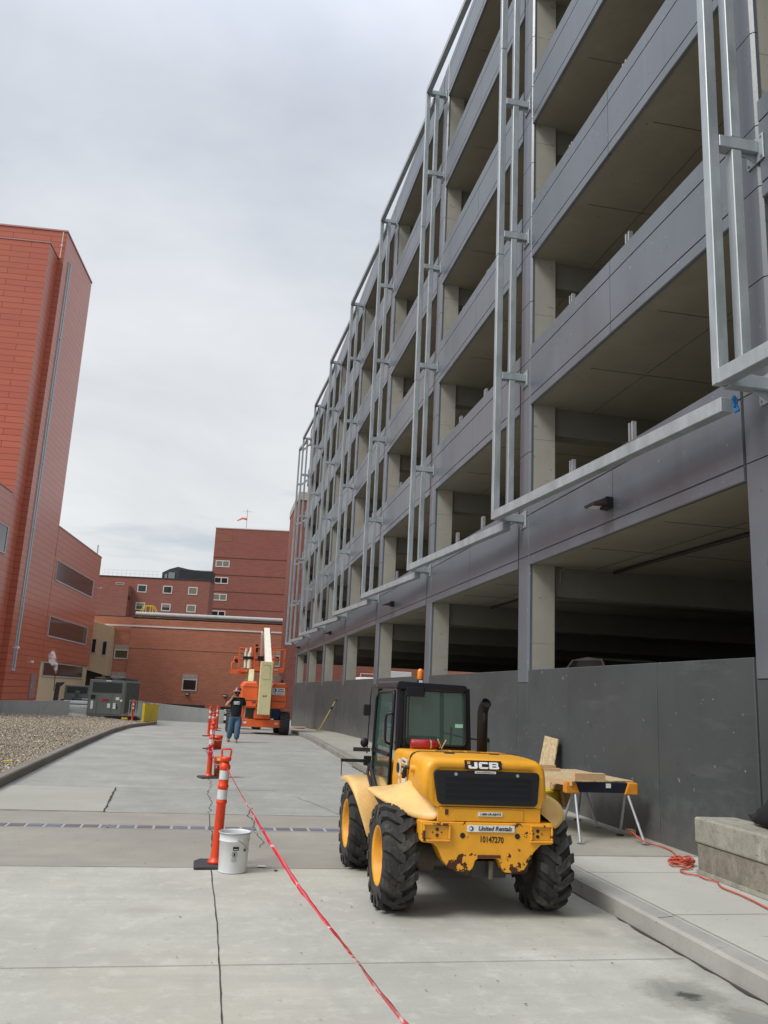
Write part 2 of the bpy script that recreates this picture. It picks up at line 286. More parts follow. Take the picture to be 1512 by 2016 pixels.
# ---------------------------------------------------------------- mesh helpers
ORG = {}
class MB:
    def __init__(s): s.v = []; s.f = []; s.mi = []; s.sm = []; s.cur = 0
    def add(s, vs, fs, smooth=False):
        o = len(s.v); s.v += [tuple(v) for v in vs]
        for f in fs: s.f.append(tuple(i + o for i in f)); s.mi.append(s.cur); s.sm.append(smooth)
        return s
    def mat(s, i): s.cur = i; return s
    def box(s, x0, x1, y0, y1, z0, z1):
        vs = [(x, y, z) for x in (x0, x1) for y in (y0, y1) for z in (z0, z1)]
        return s.add(vs, [(0, 1, 3, 2), (4, 6, 7, 5), (0, 4, 5, 1), (2, 3, 7, 6), (0, 2, 6, 4), (1, 5, 7, 3)])
    def obox(s, c, sz, rot=None, ex=None, ey=None, ez=None):
        if rot is not None:
            M_ = rot.to_3x3() if isinstance(rot, Matrix) else rot
            ex, ey, ez = M_.col[0], M_.col[1], M_.col[2]
        c = Vector(c); ex, ey, ez = Vector(ex).normalized(), Vector(ey).normalized(), Vector(ez).normalized(); h = [q / 2 for q in sz]
        vs = [c + ex * (h[0] * a) + ey * (h[1] * b) + ez * (h[2] * e) for a in (-1, 1) for b in (-1, 1) for e in (-1, 1)]
        return s.add(vs, [(0, 1, 3, 2), (4, 6, 7, 5), (0, 4, 5, 1), (2, 3, 7, 6), (0, 2, 6, 4), (1, 5, 7, 3)])
    def bar(s, p, q, w_, h_, upv=(0, 0, 1)):
        p, q = Vector(p), Vector(q); ez = (q - p); L = ez.length; ez.normalize(); u = Vector(upv)
        if abs(ez.dot(u)) > .98: u = Vector((0, 1, 0))
        ex = ez.cross(u).normalized(); ey = ex.cross(ez)
        return s.obox((p + q) / 2, (w_, h_, L), None, ex, ey, ez)
    def cyl(s, p, q, r, n=16, r2=None, caps=True, smooth=True):
        p, q = Vector(p), Vector(q); r2 = r if r2 is None else r2; a = (q - p).normalized(); t = Vector((0, 0, 1)) if abs(a.z) < .9 else Vector((1, 0, 0))
        u = a.cross(t).normalized(); v = a.cross(u)
        vs = []
        for P, rr in ((p, r), (q, r2)):
            for i in range(n):
                an = 2 * math.pi * i / n; vs.append(P + (u * math.cos(an) + v * math.sin(an)) * rr)
        s.add(vs, [(i, (i + 1) % n, n + (i + 1) % n, n + i) for i in range(n)], smooth)
        if caps: s.add(vs[:n], [tuple(range(n))[::-1]]); s.add(vs[n:], [tuple(range(n))])
        return s
    def tube(s, pts, r, n=8, caps=True):
        pts = [Vector(p) for p in pts]; rings = []; pu = None
        for i, p in enumerate(pts):
            a = (pts[min(i + 1, len(pts) - 1)] - pts[max(i - 1, 0)]).normalized()
            t = pu if pu is not None else (Vector((0, 0, 1)) if abs(a.z) < .9 else Vector((1, 0, 0)))
            u = (t - a * t.dot(a)).normalized(); v = a.cross(u); pu = u
            rr = r[i] if isinstance(r, (list, tuple)) else r
            rings.append([p + (u * math.cos(2 * math.pi * k / n) + v * math.sin(2 * math.pi * k / n)) * rr for k in range(n)])
        vs = [q for rg in rings for q in rg]; fs = [(i * n + k, i * n + (k + 1) % n, (i + 1) * n + (k + 1) % n, (i + 1) * n + k) for i in range(len(pts) - 1) for k in range(n)]
        s.add(vs, fs, True)
        if caps: s.add(rings[0], [tuple(range(n))[::-1]]); s.add(rings[-1], [tuple(range(n))])
        return s
    def prism(s, poly, axis, a, b):   # poly in the two other axes, in order x,y,z without axis
        def P(q, t):
            q = list(q); q.insert('xyz'.index(axis), t); return tuple(q)
        n = len(poly); vs = [P(q, a) for q in poly] + [P(q, b) for q in poly]
        return s.add(vs, [(i, (i + 1) % n, n + (i + 1) % n, n + i) for i in range(n)] + [tuple(range(n))[::-1], tuple(range(n, 2 * n))])
    def lathe(s, prof, c, axis='z', n=32, smooth=True):   # prof: (h, r)
        c = Vector(c); vs = []
        for h, r in prof:
            for i in range(n):
                an = 2 * math.pi * i / n; ca, sa = math.cos(an) * r, math.sin(an) * r
                vs.append(c + (Vector((ca, sa, h)) if axis == 'z' else Vector((h, ca, sa)) if axis == 'x' else Vector((sa, h, ca))))
        return s.add(vs, [(j * n + i, j * n + (i + 1) % n, (j + 1) * n + (i + 1) % n, (j + 1) * n + i) for j in range(len(prof) - 1) for i in range(n)], smooth)
    def loft(s, rows, smooth=True, closed=False):
        n = len(rows[0]); vs = [p for r_ in rows for p in r_]
        return s.add(vs, [(j * n + i, j * n + (i + 1) % n, (j + 1) * n + (i + 1) % n, (j + 1) * n + i) for j in range(len(rows) - 1) for i in range(n if closed else n - 1)], smooth)
    def ell(s, c, r, n=16, m_=10):
        prof = [(-math.cos(math.pi * j / m_) * r[2], max(1e-4, math.sin(math.pi * j / m_))) for j in range(m_ + 1)]
        vs = []; c = Vector(c)
        for h, q in prof:
            for i in range(n):
                an = 2 * math.pi * i / n; vs.append(c + Vector((math.cos(an) * q * r[0], math.sin(an) * q * r[1], h)))
        return s.add(vs, [(j * n + i, j * n + (i + 1) % n, (j + 1) * n + (i + 1) % n, (j + 1) * n + i) for j in range(m_) for i in range(n)], True)
    def build(s, name, mats, parent=None, bevel=0, solid=0, segs=2, sub=0):
        org = Vector(ORG.get(parent.name, (0, 0, 0))) if parent else Vector((0, 0, 0))
        me = bpy.data.meshes.new(name); me.from_pydata([tuple(Vector(v) - org) for v in s.v], [], s.f)
        if not isinstance(mats, (list, tuple)): mats = [mats]
        for m_ in mats: me.materials.append(m_.m if isinstance(m_, Mat) else m_)
        me.polygons.foreach_set('material_index', s.mi); me.polygons.foreach_set('use_smooth', s.sm)
        bm = bmesh.new(); bm.from_mesh(me); bmesh.ops.recalc_face_normals(bm, faces=bm.faces); bm.to_mesh(me); bm.free(); me.update()
        o = bpy.data.objects.new(name, me); COL.objects.link(o)
        if parent: o.parent = parent; ORG[o.name] = tuple(org)
        if solid: md = o.modifiers.new('solid', 'SOLIDIFY'); md.thickness = solid; md.offset = 0
        if sub: md = o.modifiers.new('sub', 'SUBSURF'); md.levels = sub; md.render_levels = sub
        if bevel:
            md = o.modifiers.new('bevel', 'BEVEL'); md.width = bevel; md.segments = segs; md.limit_method = 'ANGLE'; md.angle_limit = R(40); md.harden_normals = False
        return o
def tag(o, label, cat, group=None, kind=None):
    if label: o['label'] = label
    if cat: o['category'] = cat
    if group: o['group'] = group
    if kind: o['kind'] = kind
    return o
def thing(name, loc, label, cat, group=None):
    o = bpy.data.objects.new(name, None); COL.objects.link(o); o.location = loc; ORG[o.name] = tuple(loc); o.empty_display_size = .2
    return tag(o, label, cat, group)
def struct(o): o['kind'] = 'structure'; return o
def bx(*a): return MB().box(*a)
def copy_thing(root, loc, rz=0, label=None):
    def cp(o, par):
        c = o.copy(); COL.objects.link(c)
        if par: c.parent = par
        for ch in o.children: cp(ch, c)
        return c
    r = cp(root, None); r.location = loc; r.rotation_euler = (0, 0, rz)
    if label: r['label'] = label
    return r
def text(name, body, size, mat, parent, origin, ex, ey, ext=.002, bold=0, shear=0, sx=1.0, center=True, smallcaps=False):
    cu = bpy.data.curves.new('t', 'FONT'); cu.body = body; cu.size = size; cu.extrude = ext; cu.offset = bold; cu.shear = shear; cu.fill_mode = 'BOTH'
    cu.resolution_u = 3
    if center: cu.align_x = 'CENTER'; cu.align_y = 'CENTER'
    o = bpy.data.objects.new('t', cu); COL.objects.link(o)
    dg = bpy.context.evaluated_depsgraph_get(); me = bpy.data.meshes.new_from_object(o.evaluated_get(dg)); bpy.data.objects.remove(o)
    ex = Vector(ex).normalized(); ey = Vector(ey).normalized(); ez = ex.cross(ey); org = Vector(ORG.get(parent.name, (0, 0, 0))) if parent else Vector((0, 0, 0))
    for v in me.vertices:
        p = v.co.copy(); v.co = Vector(origin) + ex * (p.x * sx) + ey * p.y + ez * p.z - org
    me.materials.clear(); me.materials.append(mat.m); me.name = name
    ob = bpy.data.objects.new(name, me); COL.objects.link(ob)
    if parent: ob.parent = parent; ORG[ob.name] = tuple(org)
    return ob

# ---------------------------------------------------------------- ground, road, kerbs, walk
def g(Y): return float(np.interp(Y, [0, 30, 36, 40, 45, 58, 70], [0, 0, -.1, -.22, -.38, -.78, -.95]))
YS = [-30, -5, 0, 2, 4, 5.62, 7, 8.5, 10.66, 10.9, 11.95, 14.7, 17, 20, 23, 26, 30, 32, 34, 36, 38, 40, 42.5, 45, 48, 52, 56, 60, 64, 70, 84]
def sheet(name, mats, xf0, xf1, ys, dz, mi=None, thick=None, par=None, nx=1):
    mb = MB(); rows = []
    for y in ys:
        a, b = (xf0(y) if callable(xf0) else xf0), (xf1(y) if callable(xf1) else xf1)
        rows.append([(a + (b - a) * i / nx, y, (dz(a + (b - a) * i / nx, y) if callable(dz) else g(y) + dz)) for i in range(nx + 1)])
    for j in range(len(rows) - 1):
        mb.mat(mi(ys[j]) if mi else 0); mb.loft(rows[j:j + 2], False)
    return mb.build(name, mats, par)
gy = [-600, -30] + YS[2:-1] + [84, 200, 1500]
struct(sheet('ground', concrete('yard_asphalt', (.17, .17, .165), 1, .3), -900, 900, gy, -.12))
kl = lambda y: float(np.interp(y, [-30, 14, 22, 35, 42, 50, 56, 64, 70], [-3.0, -3.08, -3.2, -3.2, -3.12, -2.95, -3.4, -4.6, -40]))
kr = lambda y: float(np.interp(y, [-30, 5, 20, 30, 38, 60], [3.3, 3.34, 3.36, 3.45, 3.5, 3.6]))
def roadmat(y):
    return 0 if y < 8.5 else 1 if y < 11.95 else 2
struct(sheet('road', [m_slab, m_slab_b, m_road], lambda y: kl(y) if y < 64 else -60, lambda y: kr(y) if y < 59 else 25, YS, 0.0, roadmat))
# lighter patch slab let into the road, with its saw-cut edge
pm = MB(); pm.add([(-3.02, 12.0, .004), (-1.28, 12.0, .004), (-1.42, 14.65, .004), (-3.03, 14.65, .004)], [(0, 1, 2, 3)]); struct(pm.build('road_patch', m_patch))
# slab joints: thin sheets of dark sealant 4 mm above the slabs
jm = MB()
def joint(pts, wd, z=.004, wig=0.0):
    pp = []
    for (a, b) in zip(pts[:-1], pts[1:]):
        n = max(1, int(math.dist(a, b) / .12)) if wig else 1
        for i in range(n): pp.append((a[0] + (b[0] - a[0]) * i / n, a[1] + (b[1] - a[1]) * i / n))
    pp.append(pts[-1]); pp = [(x + random.uniform(-wig, wig), y + random.uniform(-wig, wig)) for x, y in pp]
    L, Rr = [], []
    for i, p in enumerate(pp):
        q0, q1 = pp[max(i - 1, 0)], pp[min(i + 1, len(pp) - 1)]; dx, dy = q1[0] - q0[0], q1[1] - q0[1]; l = math.hypot(dx, dy) or 1
        h = wd / 2 * (random.uniform(.5, 1.5) if wig else 1); L.append((p[0] - dy / l * h, p[1] + dx / l * h, g(p[1]) + z)); Rr.append((p[0] + dy / l * h, p[1] - dx / l * h, g(p[1]) + z))
    jm.loft([L, Rr], False)
joint([(.20, -3), (.19, 4.8), (.17, 6.6), (.12, 8.45)], .008, wig=.0025); joint([(.12, 8.5), (.13, 10.62)], .012, wig=.004); joint([(.10, 10.9), (.09, 11.9)], .010)
joint([(-3.0, 5.62), (3.3, 5.66)], .0045); joint([(-3.0, 2.6), (3.3, 2.62)], .006)
joint([(-3.0, 8.5), (3.35, 8.52)], .006, wig=.003); joint([(-3.0, 11.93), (3.36, 11.97)], .012, wig=.006)
joint([(-1.27, 11.98), (-1.41, 14.66)], .022, .0075, wig=.012); joint([(-3.0, 14.68), (-1.41, 14.68), (-.2, 14.6), (1.2, 14.8)], .012, .0075, wig=.012)
joint([(.08, 12), (.12, 13.2), (.06, 14.2), (.1, 15.6), (.02, 16.9)], .008, wig=.03)
joint([(.62, 10.9), (.66, 11.4), (.60, 11.9), (.68, 12.6)], .010, wig=.02); joint([(.62, 10.6), (.70, 10.0), (.64, 9.6)], .008, wig=.02)
joint([(1.9, 12), (1.7, 13.0), (1.45, 14.0)], .008, wig=.02); joint([(1.2, 25.2), (.2, 25.0)], .02, wig=.03); joint([(-3.1, 22), (3.3, 22.1)], .01, wig=.02)
struct(jm.build('road_joints', m_joint))
# stains and dropped specks on the slab
st_m = MB(); 
def blob(cx, cy, rx, ry, z):
    n = 18; pts = []
    for i in range(n):
        a = 2 * math.pi * i / n; k = random.uniform(.65, 1.15); pts.append((cx + math.cos(a) * rx * k, cy + math.sin(a) * ry * k, z))
    st_m.add(pts, [tuple(range(n))])
st_m = MB()
for i in range(95):
    y = random.uniform(3.9, 11.5); x = random.uniform(-2.4, 3.1); r_ = random.uniform(.003, .009) * (1 + (random.random() < .05)); blob(x, y, r_ * 1.3, r_, .0085)
struct(st_m.build('dark_specks', plain('dark_dirt', (.10, .085, .065), .9)))
def kerb(name, mats, xf, inner, width, ys, h, chamf=.02, gaps=()):
    mb = MB(); rows = []; sgn = 1 if inner == 'right' else -1
    for y in ys:
        x = xf(y); z = g(y); rows.append([(x, y, z - .3), (x, y, z + h - chamf), (x + sgn * chamf, y, z + h), (x + sgn * width, y, z + h), (x + sgn * width, y, z - .3)])
    return rows
ky = [-6, 2, 5.05, 5.07, 7.6, 8.5, 9.9, 14, 18, 20, 23, 26, 30, 32, 34, 36, 38, 40, 42.5, 45, 48, 52, 56, 58]
mb = MB(); rows = kerb('k', 0, kr, 'right', .17, ky, .15)
for j in range(len(rows) - 1): mb.mat(0 if ky[j] < 9.9 else 1); mb.loft(rows[j:j + 2], False)
struct(mb.build('kerb_right', [m_kerb, m_kerb_d]))
ky2 = [-6, 5, 14, 18, 20, 23, 26, 30, 32, 34, 36, 38, 40, 42.5, 45, 48, 52, 56, 60, 63]
mb = MB(); mb.loft(kerb('k', 0, kl, 'left', .16, ky2, .15), False); struct(mb.build('kerb_left', m_kerbl))
struct(sheet('sidewalk', [m_walk, m_walk_d], lambda y: kr(y) + .171, 5.24, ky, .146, lambda y: 0 if y < 8.45 else 1))
jm = MB()
for y in (4.4, 6.2, 7.7): joint([(3.53, y), (5.2, y + .04)], .006, .15)
joint([(3.36, 6.1), (3.52, 6.15)], .006, .153)
joint([(3.53, 8.5), (5.2, 8.55)], .008, .15); joint([(3.52, -2), (3.55, 9.8), (3.6, 24)], .006, .154)
joint([(3.30, 1), (3.36, 7), (3.34, 20)], .045, .008, wig=.012)
struct(jm.build('sidewalk_joints', m_joint))
# trench drain: individual grates set in the concrete
td = thing('trench_drain', (0, 10.78, 0), 'long trench drain of grey and bluish grates across the road', 'drain')
bx(-3.05, 3.35, 10.66, 10.90, .001, .005).build('frame', concrete('drain_surround', (.40, .39, .37), 2, .2), td)
m_gr = [plain('iron_grate', (.13, .115, .13), .7), plain('blue_grey_grate', (.15, .15, .20), .7), plain('black_gap', (.01, .01, .01), .9)]
x = -3.0; i = 0
while x < 3.3:
    dark = i % 3 == 2; wd = .17
    mbg = bx(x, x + wd, 10.69, 10.87, .0055, .010); 
    mbg.build('grate', m_gr[1 if (i % 4 in (1, 2)) else 0], td)
    x += wd + .035; i += 1
for x in (-1.07, .10, .63): bx(x - .012, x + .012, 10.67, 10.89, .0055, .0095).build('gap', m_gr[2], td)

# gravel bed at the left
def gl(x, y):
    base = float(np.interp(y, [0, 30, 50, 80], [.13, .12, -.2, -.12])); t = min(1, max(0, (kl(y) - .16 - x) / 2.0)); return (g(y) + .13) * (1 - t) + base * t
struct(sheet('gravel_soil_bed', m_gravelbase, -60, lambda y: kl(y) - .155, [-6, 5, 10, 14, 18, 22, 26, 30, 34, 38, 42, 46, 47.5], gl, nx=24))
struct(sheet('concrete_yard', m_patch, -60, lambda y: kl(y) - .155, [47.5, 50, 54, 58, 62, 66, 76, 90], lambda x, y: gl(x, y) + .01, nx=12))
def stones():
    n = 95000; t = rng.random(n); Y = 9 + 38 * t ** 1.4; X = np.array([kl(y) for y in Y]) - .17 - rng.random(n) ** 1.3 * (1.5 + Y * .30)
    s_ = (rng.random(n) ** 2 * 1.0 + .5) * .016 * (1 + Y / 45)
    Z = np.array([gl(x, y) for x, y in zip(X, Y)]) + s_ * .25
    base = np.array([(1, 0, 0), (0, 1, 0), (-1, 0, 0), (0, -1, 0), (0, 0, .7), (0, 0, -.7)], float)
    fs = np.array([(0, 1, 4), (1, 2, 4), (2, 3, 4), (3, 0, 4), (1, 0, 5), (2, 1, 5), (3, 2, 5), (0, 3, 5)])
    a = rng.random(n) * 6.283; tl = rng.normal(0, .5, n); ca, sa = np.cos(a), np.sin(a); el_ = .6 + rng.random(n) * .7
    V = base[None] * np.stack([s_, s_ * el_, s_], 1)[:, None, :]; V = V * (1 + rng.normal(0, .16, V.shape))
    ct, stt = np.cos(tl), np.sin(tl); x1 = V[..., 0] * ct[:, None] + V[..., 2] * stt[:, None]; z1 = -V[..., 0] * stt[:, None] + V[..., 2] * ct[:, None]
    x2 = x1 * ca[:, None] - V[..., 1] * sa[:, None]; y2 = x1 * sa[:, None] + V[..., 1] * ca[:, None]
    P = np.stack([x2 + X[:, None], y2 + Y[:, None], z1 + Z[:, None]], -1).reshape(-1, 3)
    F = (fs[None] + (np.arange(n) * 6)[:, None, None]).reshape(-1, 3)
    me = bpy.data.meshes.new('gravel'); me.vertices.add(len(P)); me.vertices.foreach_set('co', P.ravel()); me.loops.add(len(F) * 3); me.loops.foreach_set('vertex_index', F.ravel())
    me.polygons.add(len(F)); me.polygons.foreach_set('loop_start', np.arange(len(F)) * 3); me.update()
    M = Mat('gravel_stone', .85); rn = M.n('ShaderNodeNewGeometry').outputs['Random Per Island']; r_ = M.n('ShaderNodeValToRGB'); M.l(rn, r_.inputs[0]); e = r_.color_ramp.elements
    e[0].color = (.11, .085, .055, 1); e[1].color = (.56, .48, .36, 1); e2 = r_.color_ramp.elements.new(.45); e2.color = (.29, .235, .17, 1); e3 = r_.color_ramp.elements.new(.8); e3.color = (.33, .28, .215, 1); M.col(r_.outputs[0])
    me.materials.append(M.m); o = bpy.data.objects.new('gravel', me); COL.objects.link(o); tag(o, 'tan and grey loose gravel filling the bed left of the road', 'gravel', None, 'stuff')
stones()

# ---------------------------------------------------------------- parking garage
GX = 5.2; PIL = [-6.9, .05, 7.2, 13.88, 20.68, 27.65, 34.7, 41.75, 48.95, 55.95]; HW = .25
SOF = [4.0, 6.95, 9.9, 12.8, 15.8, 18.78]; SH = 1.17; DEP = 16.0; YE = 57.0; Y0 = -7.2
gar = thing('parking_garage', (GX, 25, 0), 'six storey grey concrete parking garage with open decks along the right side of the road', 'parking garage')
def spandrel(y0, y1, z0, near=True):
    z1 = z0 + SH; gd = .018; gh = .022; prof = [(GX, z0 + .012), (GX + .012, z0), (GX + .055, z0), (GX + .055, z0 + .26), (GX + .20, z0 + .26), (GX + .20, z1), (GX + .012, z1), (GX, z1 - .012)]
    for zc in (z1 - .27, z0 + .17): prof += [(GX, zc + gh / 2), (GX + gd, zc + gh / 2), (GX + gd, zc - gh / 2), (GX, zc - gh / 2)]
    mb = MB(); L = y1 - y0; cuts = [y0, y0 + L * .48, y1]
    for a, b in zip(cuts[:-1], cuts[1:]): mb.prism(prof, 'y', a + .006, b - .006)
    mb.box(GX + .03, GX + .052, y0 + L * .48 - .0058, y0 + L * .48 + .0058, z0 + .01, z1 - .01)
    return mb
for k in range(len(PIL) - 1):
    for z0 in SOF: spandrel(PIL[k] + HW + .012, PIL[k + 1] - HW - .012, z0).build('spandrel_panel', m_paint, gar)
for z0 in SOF: spandrel(PIL[-1] + HW + .012, YE, z0).build('spandrel_panel', m_paint, gar)
ztop = SOF[-1] + SH
for k, y in enumerate(PIL):
    # painted outer shell with horizontal reveals, chamfered corners
    mb = MB(); zs = [1.985]
    for z0 in SOF: zs += [z0 + .17, z0 + SH - .27, z0 + SH + .9]
    zs = sorted(z for z in zs if z < ztop - .1) + [ztop + .02]
    ch = .035
    for a, b in zip(zs[:-1], zs[1:]):
        mb.prism([(GX, y - HW + ch), (GX + ch, y - HW), (GX + .075, y - HW), (GX + .075, y + HW), (GX + ch, y + HW), (GX, y + HW - ch)], 'z', a + .007, b - .007)
    mb.box(GX + .02, GX + .07, y - HW + .015, y + HW - .015, 2.16, ztop)
    for v_ in range(len(mb.f)): mb.mi[v_] = 0
    mb.build('pilaster', m_paint, gar)
    MB().prism([(GX - .001, y - HW + ch), (GX + ch, y - HW), (GX + .075, y - HW), (GX + .075, y + HW), (GX + ch, y + HW), (GX - .001, y + HW - ch)], 'z', -1.2, 1.98).build('pilaster_foot', m_wall, gar)
    mb = MB(); zz = -1.0
    while zz < ztop - .2:
        z2 = min(zz + 1.22, ztop - .02); mb.box(GX + .077, GX + .49, y - HW + .004, y + HW - .004, zz, z2 - .006); zz = z2
    mb.box(GX + .085, GX + .482, y - HW + .012, y + HW - .012, -1, ztop - .03)
    mb.build('column', m_colc, gar)
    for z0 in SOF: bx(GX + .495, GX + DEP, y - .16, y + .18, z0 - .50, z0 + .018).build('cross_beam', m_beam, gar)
for z0 in SOF:
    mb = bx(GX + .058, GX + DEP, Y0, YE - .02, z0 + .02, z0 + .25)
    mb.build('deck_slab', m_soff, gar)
    # cast joints under each deck, running across the bays, as thin dark brown strips
    jb = MB()
    for k in range(len(PIL) - 1):
        for t in (.36, .68): yy = PIL[k] + (PIL[k + 1] - PIL[k]) * t; jb.box(GX + .3, GX + DEP - .1, yy - .004, yy + .004, z0 + .014, z0 + .019)
    jb.box(GX + 1.25, GX + 1.257, Y0 + .1, YE - .1, z0 + .013, z0 + .0185); jb.build('soffit_joint', plain('soffit_joint_dark', (.12, .105, .08), .9), gar)
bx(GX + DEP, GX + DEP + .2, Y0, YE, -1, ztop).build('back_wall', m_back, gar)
bx(GX + 7.2, GX + 7.45, 12, YE - 6.5, 4.3, ztop - .3).build('ramp_wall', m_beam, gar)
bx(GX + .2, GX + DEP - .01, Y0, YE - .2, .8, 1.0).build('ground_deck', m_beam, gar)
bx(GX + .25, GX + DEP - .01, YE - .25, YE - .03, 4.3, ztop - .05).build('end_wall', m_paint, gar)
bx(GX + .25, GX + DEP - .01, YE - .25, YE - .03, -1, 2.0).build('end_parapet', m_wall, gar)
# dark painted low wall at street level, precast panels
ys_w = []
for k in range(len(PIL) - 1):
    a, b = PIL[k] + HW + .012, PIL[k + 1] - HW - .012
    if k == 2: cuts = [a, 9.35, b]
    else: cuts = [a, a + (b - a) * .47, b]
    for p, q in zip(cuts[:-1], cuts[1:]): bx(GX + .006, GX + .2, p + .007, q - .007, g(p) - .5, 2.2).build('low_wall_panel', m_wall, gar, bevel=.008, segs=1)
bx(GX + .03, GX + .19, Y0, YE, -1.4, 2.17).build('low_wall_core', m_joint, gar)
# pairs of steel guard stubs showing above the spandrels
for k in range(1, len(PIL) - 1):
    for z0 in SOF[:-1]:
        for t in (.46, .75):
            y = PIL[k] + (PIL[k + 1] - PIL[k]) * t
            if k == 2 and t == .75: y = 12.3
            mb = MB()
            for dy in (-.045, .045): mb.box(GX + .21, GX + .27, y + dy - .017, y + dy + .017, z0 + .9, z0 + SH + .40)
            mb.box(GX + .272, GX + .285, y - .03, y + .03, z0 + .9, z0 + SH + .30)
            mb.build('guard_stub', m_steel, gar)
for yy0, yy1 in ((.4, 6.9), (7.5, 13.6), (14.2, 20.4)): MB().tube([(GX + 1.6, yy0, 3.98), (GX + 1.6, yy1, 3.98)], .03, 8).build('ceiling_pipe', m_darkmetal, gar)
# conduit loop on the first beam
MB().tube([(GX + .62, 13.70, 3.75), (GX + .62, 13.70, 3.95), (GX + .72, 13.70, 4.02), (GX + 3, 13.70, 4.03)], .012, 6).build('conduit', m_steel, gar)

# galvanised frames standing off the facade
order = ['nearest', 'second nearest', 'third nearest', 'fourth nearest', 'fifth nearest', 'sixth nearest', 'third farthest', 'second farthest', 'farthest']
FY = PIL[2:] + [58.8]
BZ = [4.87, 7.55, 10.45, 13.4, 16.35, 19.0]
for i, y in enumerate(FY):
    last = i == len(FY) - 1
    t = thing('steel_frame', (4.65, y, 4.82), '', 'steel frame', 'galvanized frames standing off the garage facade')
    t['label'] = ('%s galvanized steel frame of twin posts bracketed to the garage front' % order[i])
    if i == 0: t['label'] = 'nearest galvanized steel frame of twin posts, at the top right, with a blue tie below'
    if last: t['label'] = 'farthest galvanized steel frame, standing just past the garage end against the sky'
    x0 = 4.60; s_ = .122; hp = .062; yb = y if i else y - .21; y = yb
    for (a, b) in ((4.82, 10.0), (10.006, 14.6), (14.606, 19.06)): bx(x0, x0 + s_, y - hp, y + hp, a, b).build('outer_post', m_galv, t, bevel=.008, segs=1)
    if not last:
        for (a, b) in zip([4.94] + [z + .072 for z in BZ[1:-1]], [z - .072 for z in BZ[1:]]): bx(4.868, 4.985, y - hp, y + hp, a, b).build('inner_post', m_galv, t, bevel=.008, segs=1)
    for z in BZ:
        br = bx(x0 + s_ + .002, GX - .022 if not last else 4.95, y - .068, y + .066, z - .068, z + .068).build('bracket', m_galv, t, bevel=.006, segs=1)
        if not last:
            bx(GX - .02, GX - .002, y - .14, y + .14, z - .17, z + .13).build('plate', m_galv, br, bevel=.003, segs=1)
            if i < 3:
                for dy in (-.11, .11):
                    for dz in (-.13, .10): MB().cyl((GX - .034, y + dy, z + dz), (GX - .02, y + dy, z + dz), .014, 8).build('bolt', m_galv, br)
            gs = MB().prism([(GX - .021, z - .071), (GX - .19, z - .071), (GX - .021, z - .16)], 'y', y - .008, y + .008); gs.build('gusset', m_galv, br)
        else:
            MB().bar((4.95, y, z), (GX + .1, YE - .1, z), .09, .09).build('brace', m_galv, br)
    yp = FY[i - 1] if i else .3
    MB().bar((x0 + .055, y - .06, 4.88), (4.90, yp + .06, 4.73), .14, .155).build('bottom_rail', m_galv, t, bevel=.006, segs=1)
    MB().bar((x0 + .055, y - .06, 19.0), (4.90, yp + .06, 18.85), .14, .155).build('top_rail', m_galv, t, bevel=.006, segs=1)
    if i == 0:
        mb = MB(); c = Vector((4.80, y - .02, 4.66))
        for k in range(5): mb.tube([c + Vector((random.uniform(-.02, .02), random.uniform(-.02, .02), .05 - .02 * k)), c + Vector((random.uniform(-.03, .03), random.uniform(-.02, .02), .02 - .03 * k)), c + Vector((random.uniform(-.02, .02), 0, -.04 - .02 * k))], .016, 6)
        tag(mb.build('blue_strap', m_blue), 'bright blue tie hanging below the nearest frame corner', 'strap')
for y, nm in ((10.5, 'nearest of the black wall lights, with a lit looking white lens, near the right edge'), (25.07, 'second nearest black wall light on the garage band'), (39.27, 'third black wall light along the garage band, small'), (54.2, 'farthest black wall light, near the far garage corner')):
    t = thing('wall_light', (GX, y, 4.42), nm, 'wall light', 'wall lights on the garage band')
    MB().prism([(GX - .002, 4.50), (GX - .002, 4.34), (GX - .10, 4.34), (GX - .13, 4.47), (GX - .10, 4.50)], 'y', y - .11, y + .11).build('housing', m_black, t, bevel=.01)
    MB().prism([(GX - .131, 4.465), (GX - .105, 4.38), (GX - .31, 4.355), (GX - .325, 4.39)], 'y', y - .15, y + .15).build('lamp_head', worn('bronze_housing', (.05, .028, .022), .5), t, bevel=.006)
    bx(GX - .29, GX - .17, y - .08, y + .08, 4.347, 4.354).build('lens', m_wht, t)

